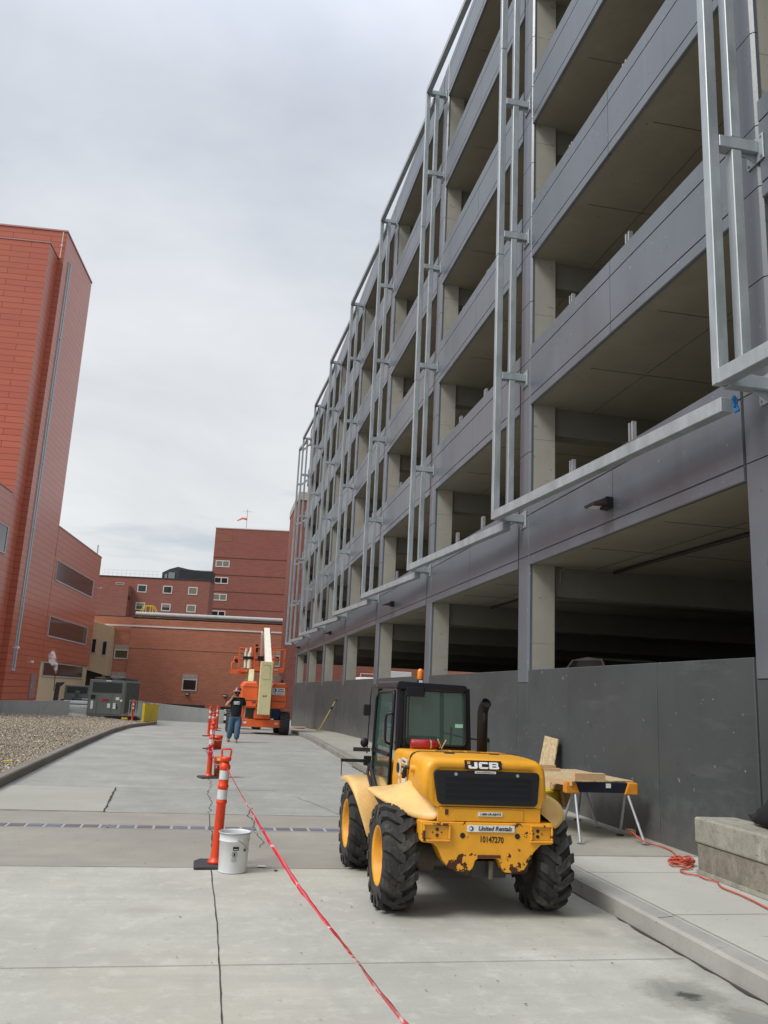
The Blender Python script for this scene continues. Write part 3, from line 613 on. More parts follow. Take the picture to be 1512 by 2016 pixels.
# cars parked inside, just showing above the low wall
def car(name, x, y, zb, label, paint, roofz=1.45, w_=1.78, L=4.4):
    t = thing(name, (x, y, zb), label, 'car', 'cars parked inside the garage')
    b = MB(); hw = w_ / 2
    prof = [(-L / 2, .35), (-L / 2, .75), (-L / 2 + .1, .92), (-L * .30, .98), (L * .24, .98), (L / 2 - .1, .85), (L / 2, .55), (L / 2, .35)]
    b.prism([(y + p, zb + q) for p, q in prof], 'x', x - hw, x + hw); b.build('body', paint, t, bevel=.08, segs=3)
    rows = [[(x - hw + .1, y - L * .40, zb + .96), (x - hw + .22, y - L * .24, zb + roofz - .06), (x - hw + .22, y + L * .04, zb + roofz - .03), (x - hw + .1, y + L * .24, zb + .97)],
            [(x + hw - .1, y - L * .40, zb + .96), (x + hw - .22, y - L * .24, zb + roofz - .06), (x + hw - .22, y + L * .04, zb + roofz - .03), (x + hw - .1, y + L * .24, zb + .97)]]
    gm = MB(); P0, P1 = rows; vs = P0 + P1; gm.add(vs, [(0, 1, 2, 3), (4, 7, 6, 5), (0, 4, 5, 1), (1, 5, 6, 2), (2, 6, 7, 3)]); gm.build('windows', m_glass, t)
    rf = MB(); rf.prism([(y - L * .25, zb + roofz - .05), (y - L * .1, zb + roofz + .01), (y + L * .05, zb + roofz - .02), (y + L * .04, zb + roofz - .06), (y - L * .24, zb + roofz - .09)], 'x', x - hw + .2, x + hw - .2)
    for sx in (-1, 1): rf.bar((x + sx * (hw - .1), y - L * .41, zb + .95), (x + sx * (hw - .21), y - L * .25, zb + roofz - .05), .05, .05); rf.bar((x + sx * (hw - .1), y + L * .25, zb + .96), (x + sx * (hw - .21), y + L * .05, zb + roofz - .03), .05, .05)
    rf.build('roof', paint, t, bevel=.02)
    for sx in (-1, 1):
        for yy in (-L * .31, L * .31): MB().cyl((x + sx * (hw - .2), y + yy, zb + .32), (x + sx * (hw + .01), y + yy, zb + .32), .32, 20).build('wheel', m_rubber, t)
m_silver = plain('silver_car_paint', (.35, .36, .37), .25, .5); m_dk = plain('dark_car_paint', (.03, .03, .035), .2, .3)
car('parked_car', 8.0, 16.3, 1.0, 'silver car whose roof shows above the low wall in the dark near bay', m_silver, 1.6)
car('parked_car', 10.6, 15.9, 1.0, 'dark car just visible behind the silver one inside the garage', m_dk, 1.55)

# ---------------------------------------------------------------- red panelled building on the left (own axes: u along its side, v to the left)
RP = Vector((-15.009, 76, 0)); RD = Vector((.0782, .99694, 0)); RN = Vector((-.99694, .0782, 0))
def UV(u, v, z): return RP + RD * u + RN * v + Vector((0, 0, z))
def ubox(mb, u0, u1, v0, v1, z0, z1):
    vs = [UV(u, v, z) for u in (u0, u1) for v in (v0, v1) for z in (z0, z1)]
    return mb.add(vs, [(0, 1, 3, 2), (4, 6, 7, 5), (0, 4, 5, 1), (2, 3, 7, 6), (0, 2, 6, 4), (1, 5, 7, 3)])
red = thing('red_clad_building', UV(0, 0, 0), 'tall building clad in red terracotta panels with a long slit window, at the left', 'building')
ubox(MB(), -7.45, 1.74, .02, 24, -1, 39.0).build('tower_wall', m_redp, red)
ubox(MB(), -9.9, -7.46, .50, 24, 15.2, 36.5).build('stair_bay_wall', m_redp, red)
ubox(MB(), -40, -7.46, .52, 24, -1, 15.4).build('front_wing_wall', m_redp, red)
ubox(MB(), 1.75, 19.85, .0, 18, 3.3, 15.1).build('rear_wing_wall', m_redp, red)
lowm = MB(); ubox(lowm, 1.76, 19.8, .12, 18, -1, 3.28); lowm.build('ground_floor_wall', m_sand, red)
m_cop = plain('pale_red_coping', (.42, .2, .17), .5)
for a in ((-7.52, 1.80, -.04, .3, 39.0, 39.14), (-7.52, -7.40, .31, 24, 39.0, 39.14), (1.81, 19.9, -.04, .25, 15.1, 15.2), (-9.95, -9.85, .44, 24, 36.5, 36.62), (-9.84, -7.47, .44, .7, 36.5, 36.62), (-40, -10, .46, .8, 15.4, 15.5)):
    cp = MB(); ubox(cp, *a); cp.build('coping', m_cop, red)
# reveals between panel courses on the tower side
def uwin(u0, u1, z0, z1, v, gm, fm=m_frame, fw=.11, mull=0, name='window'):
    fr = MB(); e = v - .07
    ubox(fr, u0, u1, e, v + .2, z0, z0 + fw); ubox(fr, u0, u1, e, v + .2, z1 - fw * .5, z1); ubox(fr, u0, u0 + fw * .5, e, v + .2, z0 + fw, z1 - fw * .5); ubox(fr, u1 - fw * 1.6, u1, e, v + .2, z0 + fw, z1 - fw * .5)
    for k in range(mull): uu = u0 + (u1 - u0) * (k + 1) / (mull + 1); ubox(fr, uu - .03, uu + .03, e + .02, v + .2, z0 + fw, z1 - fw * .5)
    f = fr.build(name, fm, red); p = MB(); ubox(p, u0 + .06, u1 - .18, v - .03, v - .01, z0 + fw, z1 - .055); p.build('pane', gm, f); return f
uwin(2.5, 17.3, 10.35, 12.2, 0, m_stripg); uwin(2.5, 17.2, 5.37, 7.2, 0, m_stripg); uwin(2.8, 17.9, 1.9, 3.15, .12, m_stripg)
uwin(-13.6, -9.9, 10.7, 12.75, .52, m_stripg, mull=1)
sf = uwin(-6.05, -5.35, 2.2, 37.0, .02, glassy('blue_grey_glass', (.18, .22, .25), .12), fw=.14)
tb = MB()
for z in (8, 13.5, 19, 24.5, 30): ubox(tb, -6.0, -5.4, -.06, .01, z, z + .08)
tb.build('transom', m_frame, sf)
dm = MB(); ubox(dm, -.7, .85, -.03, .01, .02, 2.1); dr = dm.build('door', plain('grey_pink_door', (.27, .17, .16), .6), red); hm = MB(); ubox(hm, -.45, -.3, -.06, -.031, .9, 1.2); hm.build('handle', m_steel, dr)
for (u, z, nm) in ((-2.3, 3.0, 'white security camera low on the red wall left of the cream wall'), (19.3, 11.7, 'small white camera high at the far corner of the red building'), (-6.6, 3.95, 'small white camera near the foot of the slit window')):
    t = thing('security_camera', UV(u, -.05, z), nm, 'camera', 'white cameras on the red building'); cm = MB(); p = UV(u, 0, z); cm.bar(p, p - RN * .35, .05, .05); cm.build('arm', m_white, t); q = p - RN * .4
    MB().cyl(q - RD * .25 + Vector((0, 0, .03)), q + RD * .2, .09, 10).build('camera_body', m_white, t)
lm = MB(); lm.tube([UV(-7.55, .32, 36.5), UV(-7.6, .3, 38.9)], .03, 6); lm.ell(UV(-7.6, .3, 37.6), (.09, .09, .09), 8, 6); lm.build('lightning_conductor', m_white, red)
hm = MB(); ubox(hm, 3.6, 5.2, 9, 12.5, 39.2, 41.6); hm.build('roof_fan', m_darkmetal, red)
lm = MB(); ubox(lm, 19.0, 19.1, .3, .4, 15.2, 16.4); lm.build('mast', m_steel, red)

# ---------------------------------------------------------------- brick hospital buildings, facades parallel to each other
BE = Vector((.9824, -.1866, 0)); BN = Vector((.1866, .9824, 0))
def BP(u, w_, z): return BE * u + BN * w_ + Vector((0, 0, z))
def bbox(mb, u0, u1, w0, w1, z0, z1):
    vs = [BP(u, v, z) for u in (u0, u1) for v in (w0, w1) for z in (z0, z1)]
    return mb.add(vs, [(0, 1, 3, 2), (4, 6, 7, 5), (0, 4, 5, 1), (2, 3, 7, 6), (0, 2, 6, 4), (1, 5, 7, 3)])
def bwin(par, u0, u1, z0, z1, w_, pane, frame=m_framew, fw=.12, mull=False, rec=.0, sill=None):
    f = MB(); a, b = w_ - .06, w_ + .1
    bbox(f, u0, u1, a, b, z0, z0 + fw); bbox(f, u0, u1, a, b, z1 - fw, z1); bbox(f, u0, u0 + fw, a, b, z0 + fw, z1 - fw); bbox(f, u1 - fw, u1, a, b, z0 + fw, z1 - fw)
    if mull: bbox(f, (u0 + u1) / 2 - fw * .5, (u0 + u1) / 2 + fw * .5, a, b, z0 + fw, z1 - fw)
    fo = f.build('window', frame, par)
    half = isinstance(pane, tuple)
    ps = pane if half else (pane, pane)
    if half and not mull:
        zc = z0 + (z1 - z0) * .5; p = MB(); bbox(p, u0 + fw, u1 - fw, w_ - .03, w_ - .01, z0 + fw, zc); p.build('pane', ps[0], fo); p = MB(); bbox(p, u0 + fw, u1 - fw, w_ - .03, w_ - .01, zc, z1 - fw); p.build('blind', ps[1], fo)
    elif half:
        uc = (u0 + u1) / 2
        p = MB(); bbox(p, u0 + fw, uc - fw * .5, w_ - .03, w_ - .01, z0 + fw, z1 - fw); p.build('pane', ps[0], fo); p = MB(); bbox(p, uc + fw * .5, u1 - fw, w_ - .03, w_ - .01, z0 + fw, z1 - fw); p.build('pane', ps[1], fo)
    else:
        p = MB(); bbox(p, u0 + fw, u1 - fw, w_ - .03, w_ - .01, z0 + fw, z1 - fw); p.build('pane', pane, fo)
    return fo
ann = thing('brick_annex', BP(-20, 95, -1), 'low orange brick wing across the end of the road with a white band', 'building')
A = MB(); bbox(A, -27.95, 26, 95, 118, -4, 8.9); A.build('wall', m_brick, ann)
A = MB(); bbox(A, -33, -27.96, 95.25, 118, -4, 9.0); A.build('side_wall', m_brick, ann)
A = MB(); bbox(A, -31.0, 26.1, 94.93, 94.99, 7.96, 8.12); A.build('white_band', m_white, ann)
A = MB(); bbox(A, -28.0, 26.1, 94.96, 94.99, 5.60, 5.68); A.build('thin_band', plain('pink_band', (.45, .25, .18), .8), ann)
A = MB(); bbox(A, -33, 26.1, 95.3, 118.2, 9.02, 9.12); A.build('roof', m_roofd, ann)
A = MB(); A.cyl(BP(-27.8, 95.7, 9.45), BP(24, 95.7, 9.45), .27, 14)
for k in range(9): bbox(A, -25 + k * 4, -24.85 + k * 4, 95.6, 95.8, 9.13, 9.22)
A.build('roof_pipe', m_pipe, ann)
for (u0, u1, z0, z1, pn) in ((-29.62, -28.03, 4.3, 5.35, m_curtain), (-21.6, -19.95, 1.15, 2.45, m_glass), (-29.65, -28.0, .9, 2.35, m_glass), (-11.75, -10.85, 4.25, 5.5, (m_blind, m_glass))):
    ww = 95.25 if u0 < -28 else 95.0
    bwin(ann, u0, u1, z0, z1, ww, pn)
    A = MB(); bbox(A, u0 - .02, u1 + .02, ww - .04, ww + .05, z1 + .002, z1 + .5); A.build('lintel', m_lint, ann)
for u in (-20.9, -16.7):
    A = MB(); bbox(A, u - .22, u + .22, 94.7, 94.99, .72, .95); wl = A.build('wall_lamp', m_darkmetal, ann); A = MB(); bbox(A, u - .17, u + .17, 94.68, 94.695, .75, .86); A.build('lens', m_wht, wl)
A = MB(); bbox(A, -23.6, -18.9, 94.9, 94.99, -1.2, -.35); A.build('basement_opening', m_back, ann)
# yellow crossover stair on the roof
yl = thing('crossover_ladder', BP(-39.5 * .69, 97, 9.1), 'yellow crossover steps with handrails on the brick annex roof', 'ladder')
for dz in (0, 1.1):
    q = MB()
    for w_ in (97, 97.8): q.bar(BP(-28.0, w_, 9.2), BP(-27.4, w_, 9.6 + dz * .9), .06, .06); q.bar(BP(-27.4, w_, 9.6 + dz * .9), BP(-26.3, w_, 9.6 + dz * .9), .06, .06); q.bar(BP(-26.3, w_, 9.6 + dz * .9), BP(-25.6, w_, 9.2), .06, .06)
    q.build('rail' if dz else 'tread_frame', m_yellow, yl)
q = MB()
for u in (-27.4, -27.1, -26.6, -26.3): q.bar(BP(u, 97, 9.2), BP(u, 97, 10.6), .09, .09)
q.build('posts', m_yellow, yl)

mid = thing('brick_ward_block', BP(-36, 140, 0), 'mid height brown brick block with six square white framed windows', 'building')
A = MB(); bbox(A, -60, -28.78, 140, 144, -4, 19.15); A.build('wall', m_brickd, mid)
A = MB(); bbox(A, -60, -41.8, 138, 139.99, -4, 17.55); A.build('stair_wall', m_brickd, mid)
A = MB(); bbox(A, -60, -28.7, 139.9, 144.1, 19.16, 19.30); A.build('coping', m_darkmetal, mid)
for i, (u0, u1, z0, z1) in enumerate(((-40.9, -39.33, 16.7, 18.0), (-36.58, -35.03, 16.7, 18.0), (-32.33, -30.78, 16.7, 18.0), (-40.9, -39.33, 13.75, 15.0), (-36.58, -35.03, 13.75, 15.0), (-32.33, -30.78, 13.75, 15.0))):
    bwin(mid, u0, u1, z0, z1, 140, [m_glass, m_glass, m_blind, (m_glass, m_blind), (m_glass, m_blind), m_blind][i], fw=.14)
bwin(mid, -44.6, -43.2, 17.85, 18.15, 140, m_glass, fw=.06)
A = MB(); bbox(A, -41.79, -41.76, 138.5, 139.2, 15.2, 15.9); A.build('vent', m_black, mid)
q = MB()
for k in range(13): q.bar(BP(-47 + k * .75, 140.5, 19.32), BP(-47 + k * .75, 140.5, 20.4), .022, .022)
for z in (19.85, 20.4): q.bar(BP(-47, 140.5, z), BP(-37.6, 140.5, z), .022, .022)
q.build('roof_railing', m_steel, mid)
pen = MB(); pv = [(-37.4, 19.4), (-37.4, 20.45), (-36.2, 21.1), (-34.8, 21.55), (-33, 21.2), (-31, 21.0), (-28.8, 21.0), (-28.8, 19.4)]
vs = [BP(u, 141.5, z) for u, z in pv] + [BP(u, 143.8, z) for u, z in pv]; n_ = len(pv)
pen.add(vs, [(i, (i + 1) % n_, n_ + (i + 1) % n_, n_ + i) for i in range(n_)] + [tuple(range(n_)), tuple(range(n_, 2 * n_))]); pn = pen.build('penthouse', plain('charcoal_louvre', (.028, .034, .04), .6), mid)
q = MB()
for k in range(9): bbox(q, -34.6, -28.9, 141.4, 141.49, 19.5 + k * .19, 19.56 + k * .19)
q.build('louvre', plain('slate_louvre', (.07, .08, .09), .5), pn)
q = MB(); bbox(q, -36.9, -36.5, 141.4, 141.49, 19.5, 20.2); bbox(q, -36.3, -35.2, 141.4, 141.49, 19.4, 20.5); q.build('glazing', glassy('pale_glass', (.2, .24, .25), .1), pn)

tal = thing('brick_tower_block', BP(-25, 160, 0), 'tallest red brick block with four paired windows stacked at its left edge', 'building')
A = MB(); bbox(A, -32.72, -17.85, 160, 178, -4, 32.1); A.build('wall', m_brickt, tal)
A = MB(); bbox(A, -17.84, -14.5, 161.5, 178, -4, 32.1); A.build('side_wall', m_brickt, tal)
A = MB(); bbox(A, -32.8, -14.4, 159.93, 178.1, 32.11, 32.28); A.build('coping', plain('pale_pink_coping', (.5, .36, .32), .7), tal)
for i, (z0, z1) in enumerate(((24.5, 25.8), (21.25, 22.53), (18.0, 19.3), (14.75, 16.05))): bwin(tal, -32.16, -29.45, z0, z1, 160, [(m_blind, m_blind), (m_glass, m_glass), (m_blind, m_blind), (m_glass, m_glass)][i], fw=.16, mull=True)
A = MB()
for z in (26.3, 22.95, 19.7, 16.4): bbox(A, -32.75, -17.86, 159.95, 159.99, z, z + .10)
A.build('floor_band', plain('dark_brick_band', (.10, .04, .03), .9), tal)
A = MB(); bbox(A, -32.2, -29.4, 159.97, 159.995, 29.6, 31.15); A.build('lighter_brick_patch', brickmat('patched_brick', .9824, -.1866, (.27, .10, .06), (.23, .08, .05), (.3, .2, .14), .9, .3, .02), tal)
ws = thing('windsock', BP(-27, 161, 32.3), 'orange windsock on a pole with a cross antenna on the tallest block roof', 'windsock')
MB().cyl(BP(-27, 161, 32.3), BP(-27, 161, 36.4), .06, 8).build('pole', m_steel, ws); MB().bar(BP(-27.95, 161, 36), BP(-26.0, 161, 35.9), .05, .05).build('cross_arm', m_steel, ws)
MB().tube([BP(-27.05, 161, 34.45), BP(-27.9, 161, 34.55), BP(-28.9, 161, 34.0)], [.28, .22, .12], 8).build('sock', plain('faded_orange_cloth', (.75, .25, .16), .9), ws)

rb = thing('brick_stair_tower', (8, 82, 0), 'narrow red brick tower with a pale cap just visible past the garage end', 'building')
bx(6.62, 14, 80, 90, -4, 20.1).build('wall', m_brickt, rb); bx(6.55, 14.1, 79.9, 90.1, 20.11, 20.9).build('cap', m_lint, rb)

con = thing('cream_link_building', BP(-30.5, 94, 0), 'cream rendered link between the red building and the brick annex, raised over a dark passage', 'building')
A = MB(); n_ = 4
pv = [(-34.5, 9.0), (-29.80, 7.75), (-29.70, 2.35), (-34.5, 3.5)]
vs = [BP(u, 93.8, z) for u, z in pv] + [BP(u, 95.2, z) for u, z in pv]; A.add(vs, [(i, (i + 1) % 4, 4 + (i + 1) % 4, 4 + i) for i in range(4)] + [(0, 1, 2, 3), (4, 5, 6, 7)]); A.build('wall', m_sand, con)
for (u0, u1, z0, z1) in ((-31.8, -31.25, 4.75, 6.35), (-30.6, -30.05, 4.55, 6.15)): bwin(con, u0, u1, z0, z1, 93.8, m_glass, m_frame, fw=.07)
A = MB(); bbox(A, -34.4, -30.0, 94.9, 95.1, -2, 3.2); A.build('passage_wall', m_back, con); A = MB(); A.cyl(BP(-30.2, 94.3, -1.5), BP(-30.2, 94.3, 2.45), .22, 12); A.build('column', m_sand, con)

# ---------------------------------------------------------------- yard items on the left
def yz(x, y): return gl(x, y) + .01
def wallpiece(name, label, p, q, h0, h1, th, mat_, cat='wall'):
    p, q = Vector(p), Vector(q); dd = (q - p).normalized(); nn = Vector((-dd.y, dd.x, 0)) * th / 2; mb = MB(); L = (q - p).length; k = max(1, int(L / 3.2))
    for i in range(k):
        a = p + (q - p) * ((i + .002) / k); b = p + (q - p) * ((i + .998) / k); ha = h0 + (h1 - h0) * i / k; hb = h0 + (h1 - h0) * (i + 1) / k
        vs = [a - nn, a + nn, b + nn, b - nn]; vs = [Vector((v.x, v.y, v.z - .6)) for v in vs] + [Vector((v.x, v.y, v.z + hh)) for v, hh in zip(vs, (ha, ha, hb, hb))]
        mb.add(vs, [(0, 1, 5, 4), (1, 2, 6, 5), (2, 3, 7, 6), (3, 0, 4, 7), (4, 5, 6, 7), (0, 3, 2, 1)])
    return tag(mb.build(name, mat_), label, cat)
m_wallc = concrete('pale_low_wall', (.36, .37, .35), .8, .2, False, True)
wallpiece('low_wall', 'low grey concrete wall behind the gravel at the far left', (-17, 45.6, -.17), (-7.35, 47.3, -.17), .40, .80, .25, m_wallc)
wallpiece('retaining_wall', 'low pale concrete wall at the end of the road before the brick annex', (-5.6, 65.3, -.75), (-.15, 63.5, -.75), 1.15, .85, .3, m_wallc)
wallpiece('retaining_wall', 'far end of the low pale wall, seen behind the orange lift wheels', (1.2, 63.3, -.75), (5.0, 62.0, -.75), .8, .7, .3, m_wallc)
dk = MB(); dk.loft([[(-25, 47.5, .28), (-7.6, 47.8, .35)], [(-25, 56, .25), (-9, 56, .2)]], False); tag(dk.build('flat_roof', m_roofd, None, solid=.1), 'dark flat roof strip lying behind the low wall at the far left', 'roof')
gu = thing('guardrail', (-7.5, 53, -.2), 'white metal guard rail between the low wall and the chiller', 'guardrail')
for z in (.10, .34): bx(-8.6, -6.9, 52.9, 52.98, z, z + .18).build('rail', m_white, gu, bevel=.03)
bx(-8.6, -6.9, 53.2, 53.4, -.6, .05).build('kerb_base', m_white, gu)

def chiller(name, x0, x1, y0, y1, z0, z1, label, grp='air cooled chillers in the yard', full=True):
    t = thing(name, ((x0 + x1) / 2, y0, z0), label, 'chiller', grp)
    b = MB().box(x0, x1, y0 + .02, y0 + .9, z0, z1); b.box(x0, x1, y0 + .9, y1, z0, z0 + .18); b.box(x0, x1, y0 + .9, y1, z1 - .12, z1); b.build('casing', m_hvac, t, bevel=.02)
    w_ = x1 - x0; h = z1 - z0
    bx(x0 + .10 * w_, x1 - .08 * w_, y0 - .005, y0 + .018, z0 + h * .66, z0 + h * .93).build('grille', m_hvacd, t)
    for a, b_ in ((.04, .26), (.27, .67), (.68, .95)): bx(x0 + w_ * a, x0 + w_ * b_, y0 - .012, y0 + .015, z0 + .14, z0 + h * .62).build('door', m_hvac, t, bevel=.008)
    if full:
        n = 10
        for k in range(n + 1):
            yy = y0 + .9 + (y1 - y0 - 1.0) * k / n; bx(x1 - .06, x1 + .03, yy - .05, yy + .05, z0 + .181, z1 - .121).build('side_post', m_hvac, t)
        co = MB(); co.box(x1 - .35, x1 - .10, y0 + .91, y1 - .05, z0 + .2, z1 - .13); co.box(x0 + .1, x0 + .35, y0 + .91, y1 - .05, z0 + .2, z1 - .13); co.build('coil', m_hvacd, t)
        for k in range(n):
            a = y0 + .95 + (y1 - y0 - 1.0) * k / n; MB().bar((x1 - .04, a + .1, z0 + .35), (x1 - .04, a + .7, z1 - .25), .05, .03).build('brace', m_hvac, t)
        for k in range(5):
            for xx in (x0 + w_ * .27, x0 + w_ * .73):
                yy = y0 + .9 + (y1 - y0 - .9) * (k + .5) / 5; MB().lathe([(0, .48), (.14, .50), (.14, .44), (.02, .42), (.02, .0)], (xx, yy, z1 + .01), 'z', 16).build('fan', m_hvacd, t)
        bx(x0 + w_ * .46, x0 + w_ * .60, y0 - .02, y0 - .013, z1 - .08, z1 - .02).build('label_plate', m_wht, t)
        lg = bx(x0 + w_ * .36, x0 + w_ * .60, y0 - .03, y0 - .013, z0 + h * .42, z0 + h * .48).build('badge', plain('red_badge', (.45, .03, .02), .4), t)
        text('badge_text', 'TRANE', .11, m_blk, lg, (x0 + w_ * .50, y0 - .032, z0 + h * .45), (1, 0, 0), (0, 0, 1), .001)
        MB().cyl((x0 + w_ * .395, y0 - .036, z0 + h * .45), (x0 + w_ * .395, y0 - .031, z0 + h * .45), .04, 12).build('badge_dot', plain('bright_red', (.8, .08, .03), .4), lg)
        for a, b_, c_, d_ in ((.09, .16, .2, .42), (.56, .64, .24, .36), (.72, .80, .22, .38), (.78, .88, .46, .54), (.91, .97, .42, .48)): bx(x0 + w_ * a, x0 + w_ * b_, y0 - .02, y0 - .013, z0 + h * c_, z0 + h * d_).build('sticker', m_wht, t)
        bx(x0 + w_ * .08, x0 + w_ * .2, y0 - .06, y0 - .013, z0 + h * .48, z0 + h * .58).build('control_box', m_black, t)
        MB().bar((x0 + w_ * .80, y0 - .04, z0 + h * .36), (x0 + w_ * .84, y0 - .04, z0 + h * .22), .04, .04).build('switch_handle', m_black, t)
    return t
chiller('chiller', -6.85, -4.93, 50, 59.5, -.22, 1.79, 'large grey green chiller with louvred side standing by the road bend')
chiller('chiller', -10.1, -8.45, 62, 64, -.15, 1.35, 'smaller grey chiller partly hidden behind the large one', full=False)
st = thing('steam_stack', (-10.45, 61, -.1), 'dark pipe stack with a hooked top and thin vent pipe giving off steam', 'stack')
MB().tube([(-10.45, 61, -.2), (-10.42, 61, .9), (-10.4, 61, 1.3)], .16, 14).build('stack', m_darkmetal, st); MB().prism([(-10.58, 1.25), (-10.5, 1.5), (-9.98, 1.53), (-10.05, 1.42), (-10.22, 1.25)], 'y', 60.85, 61.15).build('hood', m_darkmetal, st)
MB().cyl((-10.62, 61, .9), (-10.66, 61, 2.05), .025, 8).build('vent_pipe', m_darkmetal, st)
vp = thing('valve_assembly', (-9.3, 61.5, -.1), 'dark iron valve and pipe assembly between the stack and the chillers', 'valve')
MB().tube([(-10.2, 61.5, .35), (-8.9, 61.5, .38)], .06, 8).build('pipe', m_darkmetal, vp); MB().tube([(-9.75, 61.5, -.2), (-9.75, 61.5, .36)], .09, 8).build('riser', m_darkmetal, vp)
MB().ell((-9.2, 61.5, .4), (.28, .2, .16), 12, 8).build('valve_body', m_darkmetal, vp); MB().lathe([(0, .02), (.18, .02), (.18, .16), (.22, .16), (.22, .02), (.4, .02)], (-9.2, 61.5, .5), 'z', 12).build('handwheel', m_darkmetal, vp); bx(-9.28, -9.02, 61.4, 61.6, .86, 1.0).build('tag_plate', m_hvac, vp)
MB().tube([(-8.8, 61.3, .47), (-7.0, 61.3, .46)], .02, 6).build('white_pipe', m_white, vp)
# steam: a small closed volume
sm = bpy.data.materials.new('steam'); sm.use_nodes = True; nt2 = sm.node_tree; nt2.nodes.clear(); o_ = N(nt2, 'ShaderNodeOutputMaterial'); pv_ = N(nt2, 'ShaderNodeVolumePrincipled'); pv_.inputs['Color'].default_value = (1, 1, 1, 1)
tcn = N(nt2, 'ShaderNodeTexCoord'); nn_ = N(nt2, 'ShaderNodeTexNoise'); nn_.inputs['Scale'].default_value = 3.4; nn_.inputs['Detail'].default_value = 4; nt2.links.new(tcn.outputs['Object'], nn_.inputs['Vector'])
mr = N(nt2, 'ShaderNodeMapRange'); mr.inputs[1].default_value = .40; mr.inputs[2].default_value = .68; mr.inputs[3].default_value = 0; mr.inputs[4].default_value = 8; nt2.links.new(nn_.outputs['Fac'], mr.inputs[0]); nt2.links.new(mr.outputs[0], pv_.inputs['Density']); nt2.links.new(pv_.outputs[0], o_.inputs['Volume'])
q = MB(); q.tube([(-10.66, 61, 2.06), (-10.66, 61, 2.3), (-10.75, 61, 2.6), (-10.95, 61, 2.95), (-11.05, 61, 3.3), (-10.95, 61, 3.7)], [.04, .10, .20, .28, .24, .05], 14, False); so_ = q.build('steam_plume', Mat('tmp')); so_.data.materials.clear(); so_.data.materials.append(sm); tag(so_, 'wisp of white steam rising from the vent pipe before the red wall', 'steam', None, 'stuff')
# yellow panel, railing, far delineator and ramp tray
yp = thing('yellow_barrier', (-3.35, 45, -.3), 'bright yellow corrugated barrier panel standing at the kerb', 'barrier')
P_, Q_ = Vector((-3.35, 44.6, g(45) + .14)), Vector((-3.05, 50.6, g(50) + .17)); dd = (Q_ - P_); n = 28; rowt, rowb = [], []
for i in range(n + 1):
    p = P_ + dd * (i / n); off = .05 * (1 if (i // 2) % 2 else -1); rowb.append((p.x + off, p.y, p.z)); rowt.append((p.x + off, p.y, p.z + .92))
MB().loft([rowb, rowt], False).build('sheet', m_yellow, yp, solid=.01)
for f_ in (0, .5, 1): p = P_ + dd * f_; bx(p.x - .08, p.x + .04, p.y - .04, p.y + .04, p.z - .05, p.z + .95).build('post', m_yellow, yp)
ral = thing('handrail', (-4, 53, -.3), 'thin galvanized railing enclosing the chiller pad behind the yellow panel', 'railing')
q = MB(); pts = [(-4.25, 46.5), (-3.85, 52.5), (-3.3, 56.5), (-5.2, 62)]
for a, b in zip(pts[:-1], pts[1:]):
    za, zb = gl(*a), gl(*b)
    q.bar((*a, za + 1.0), (*b, zb + 1.0), .05, .05)
q.build('top_rail', m_galv, ral); 
for a, b in zip(pts[:-1], pts[1:]):
    for k in range(8): x, y = a[0] + (b[0] - a[0]) * k / 8, a[1] + (b[1] - a[1]) * k / 8; z = gl(x, y); MB().bar((x, y, z), (x, y, z + 1.0), .03, .03).build('baluster', m_galv, ral)
tr = thing('ramp_tray', (-4.6, 46, -.3), 'flat black tray with raised ends and a yellow tag beside the chiller pad', 'tray'); z = gl(-4.6, 46)
MB().prism([(-5.4, z + .14), (-5.1, z), (-3.75, z), (-3.5, z + .04), (-3.8, z + .2), (-5.1, z + .17)], 'y', 45.6, 46.6).build('tray', m_black, tr); bx(-4.5, -4.2, 45.58, 45.59, z + .03, z + .12).build('yellow_tag', m_yellow, tr)
tag(MB().lathe([(0, .2), (.12, .24), (.12, .2), (.05, .15), (.05, 0)], (-4.5, 47.2, gl(-4.5, 47.2) + .10), 'z', 14).build('red_basin', plain('dull_red', (.25, .04, .03), .6)), 'dull red basin resting beside the chiller corner', 'basin')
tag(MB().tube([(-6.7, 22.6, .18), (-6.3, 22.5, .19), (-5.8, 22.7, .18)], .035, 6).build('rusty_rod', m_rust), 'short rusty bar lying on the gravel', 'rod')
tag(MB().tube([(-3.6, 16.6, .19), (-3.45, 16.65, .2)], .012, 6).build('yellow_scrap', m_yellow), 'tiny yellow scrap lying on the gravel near the kerb', 'scrap')
gb = thing('utility_box', (.68, 60, -.7), 'pale grey utility box at the road end left of the orange lift', 'cabinet'); bx(.5, .85, 60, 60.3, -.75, .16).build('cabinet_body', m_pipe, gb, bevel=.02); bx(.52, .83, 59.985, 59.998, -.6, .10).build('door', m_pipe, gb)
sg = thing('number_sign', (1.1, 63, -.5), 'dark opening sign with white number behind the walking man', 'sign'); bx(.6, 1.9, 63.0, 63.1, -1.0, .33).build('panel', m_black, sg); text('number', '-56', .42, m_wht, sg, (.99, 62.99, -.02), (1, 0, 0), (0, 0, 1), .005, bold=.012); bx(.8, 1.1, 62.98, 62.99, -.62, -.32).build('white_patch', m_wht, sg)
van = thing('parked_van', (12, 66, .8), 'white van roof with a ladder rack seen through the far garage openings', 'van')
bx(11.2, 12.5, 66, 70.5, 1.0, 3.0).build('body', m_white, van, bevel=.15, segs=3); q = MB()
for x in (11.3, 12.4): q.bar((x, 66.1, 3.02), (x, 66.1, 3.28), .05, .05)
q.bar((11.25, 66.1, 3.28), (12.45, 66.1, 3.28), .05, .05); q.build('roof_rack', m_white, van)
bx(11.35, 12.35, 65.98, 65.999, 2.1, 2.7).build('rear_window', m_glass, van)
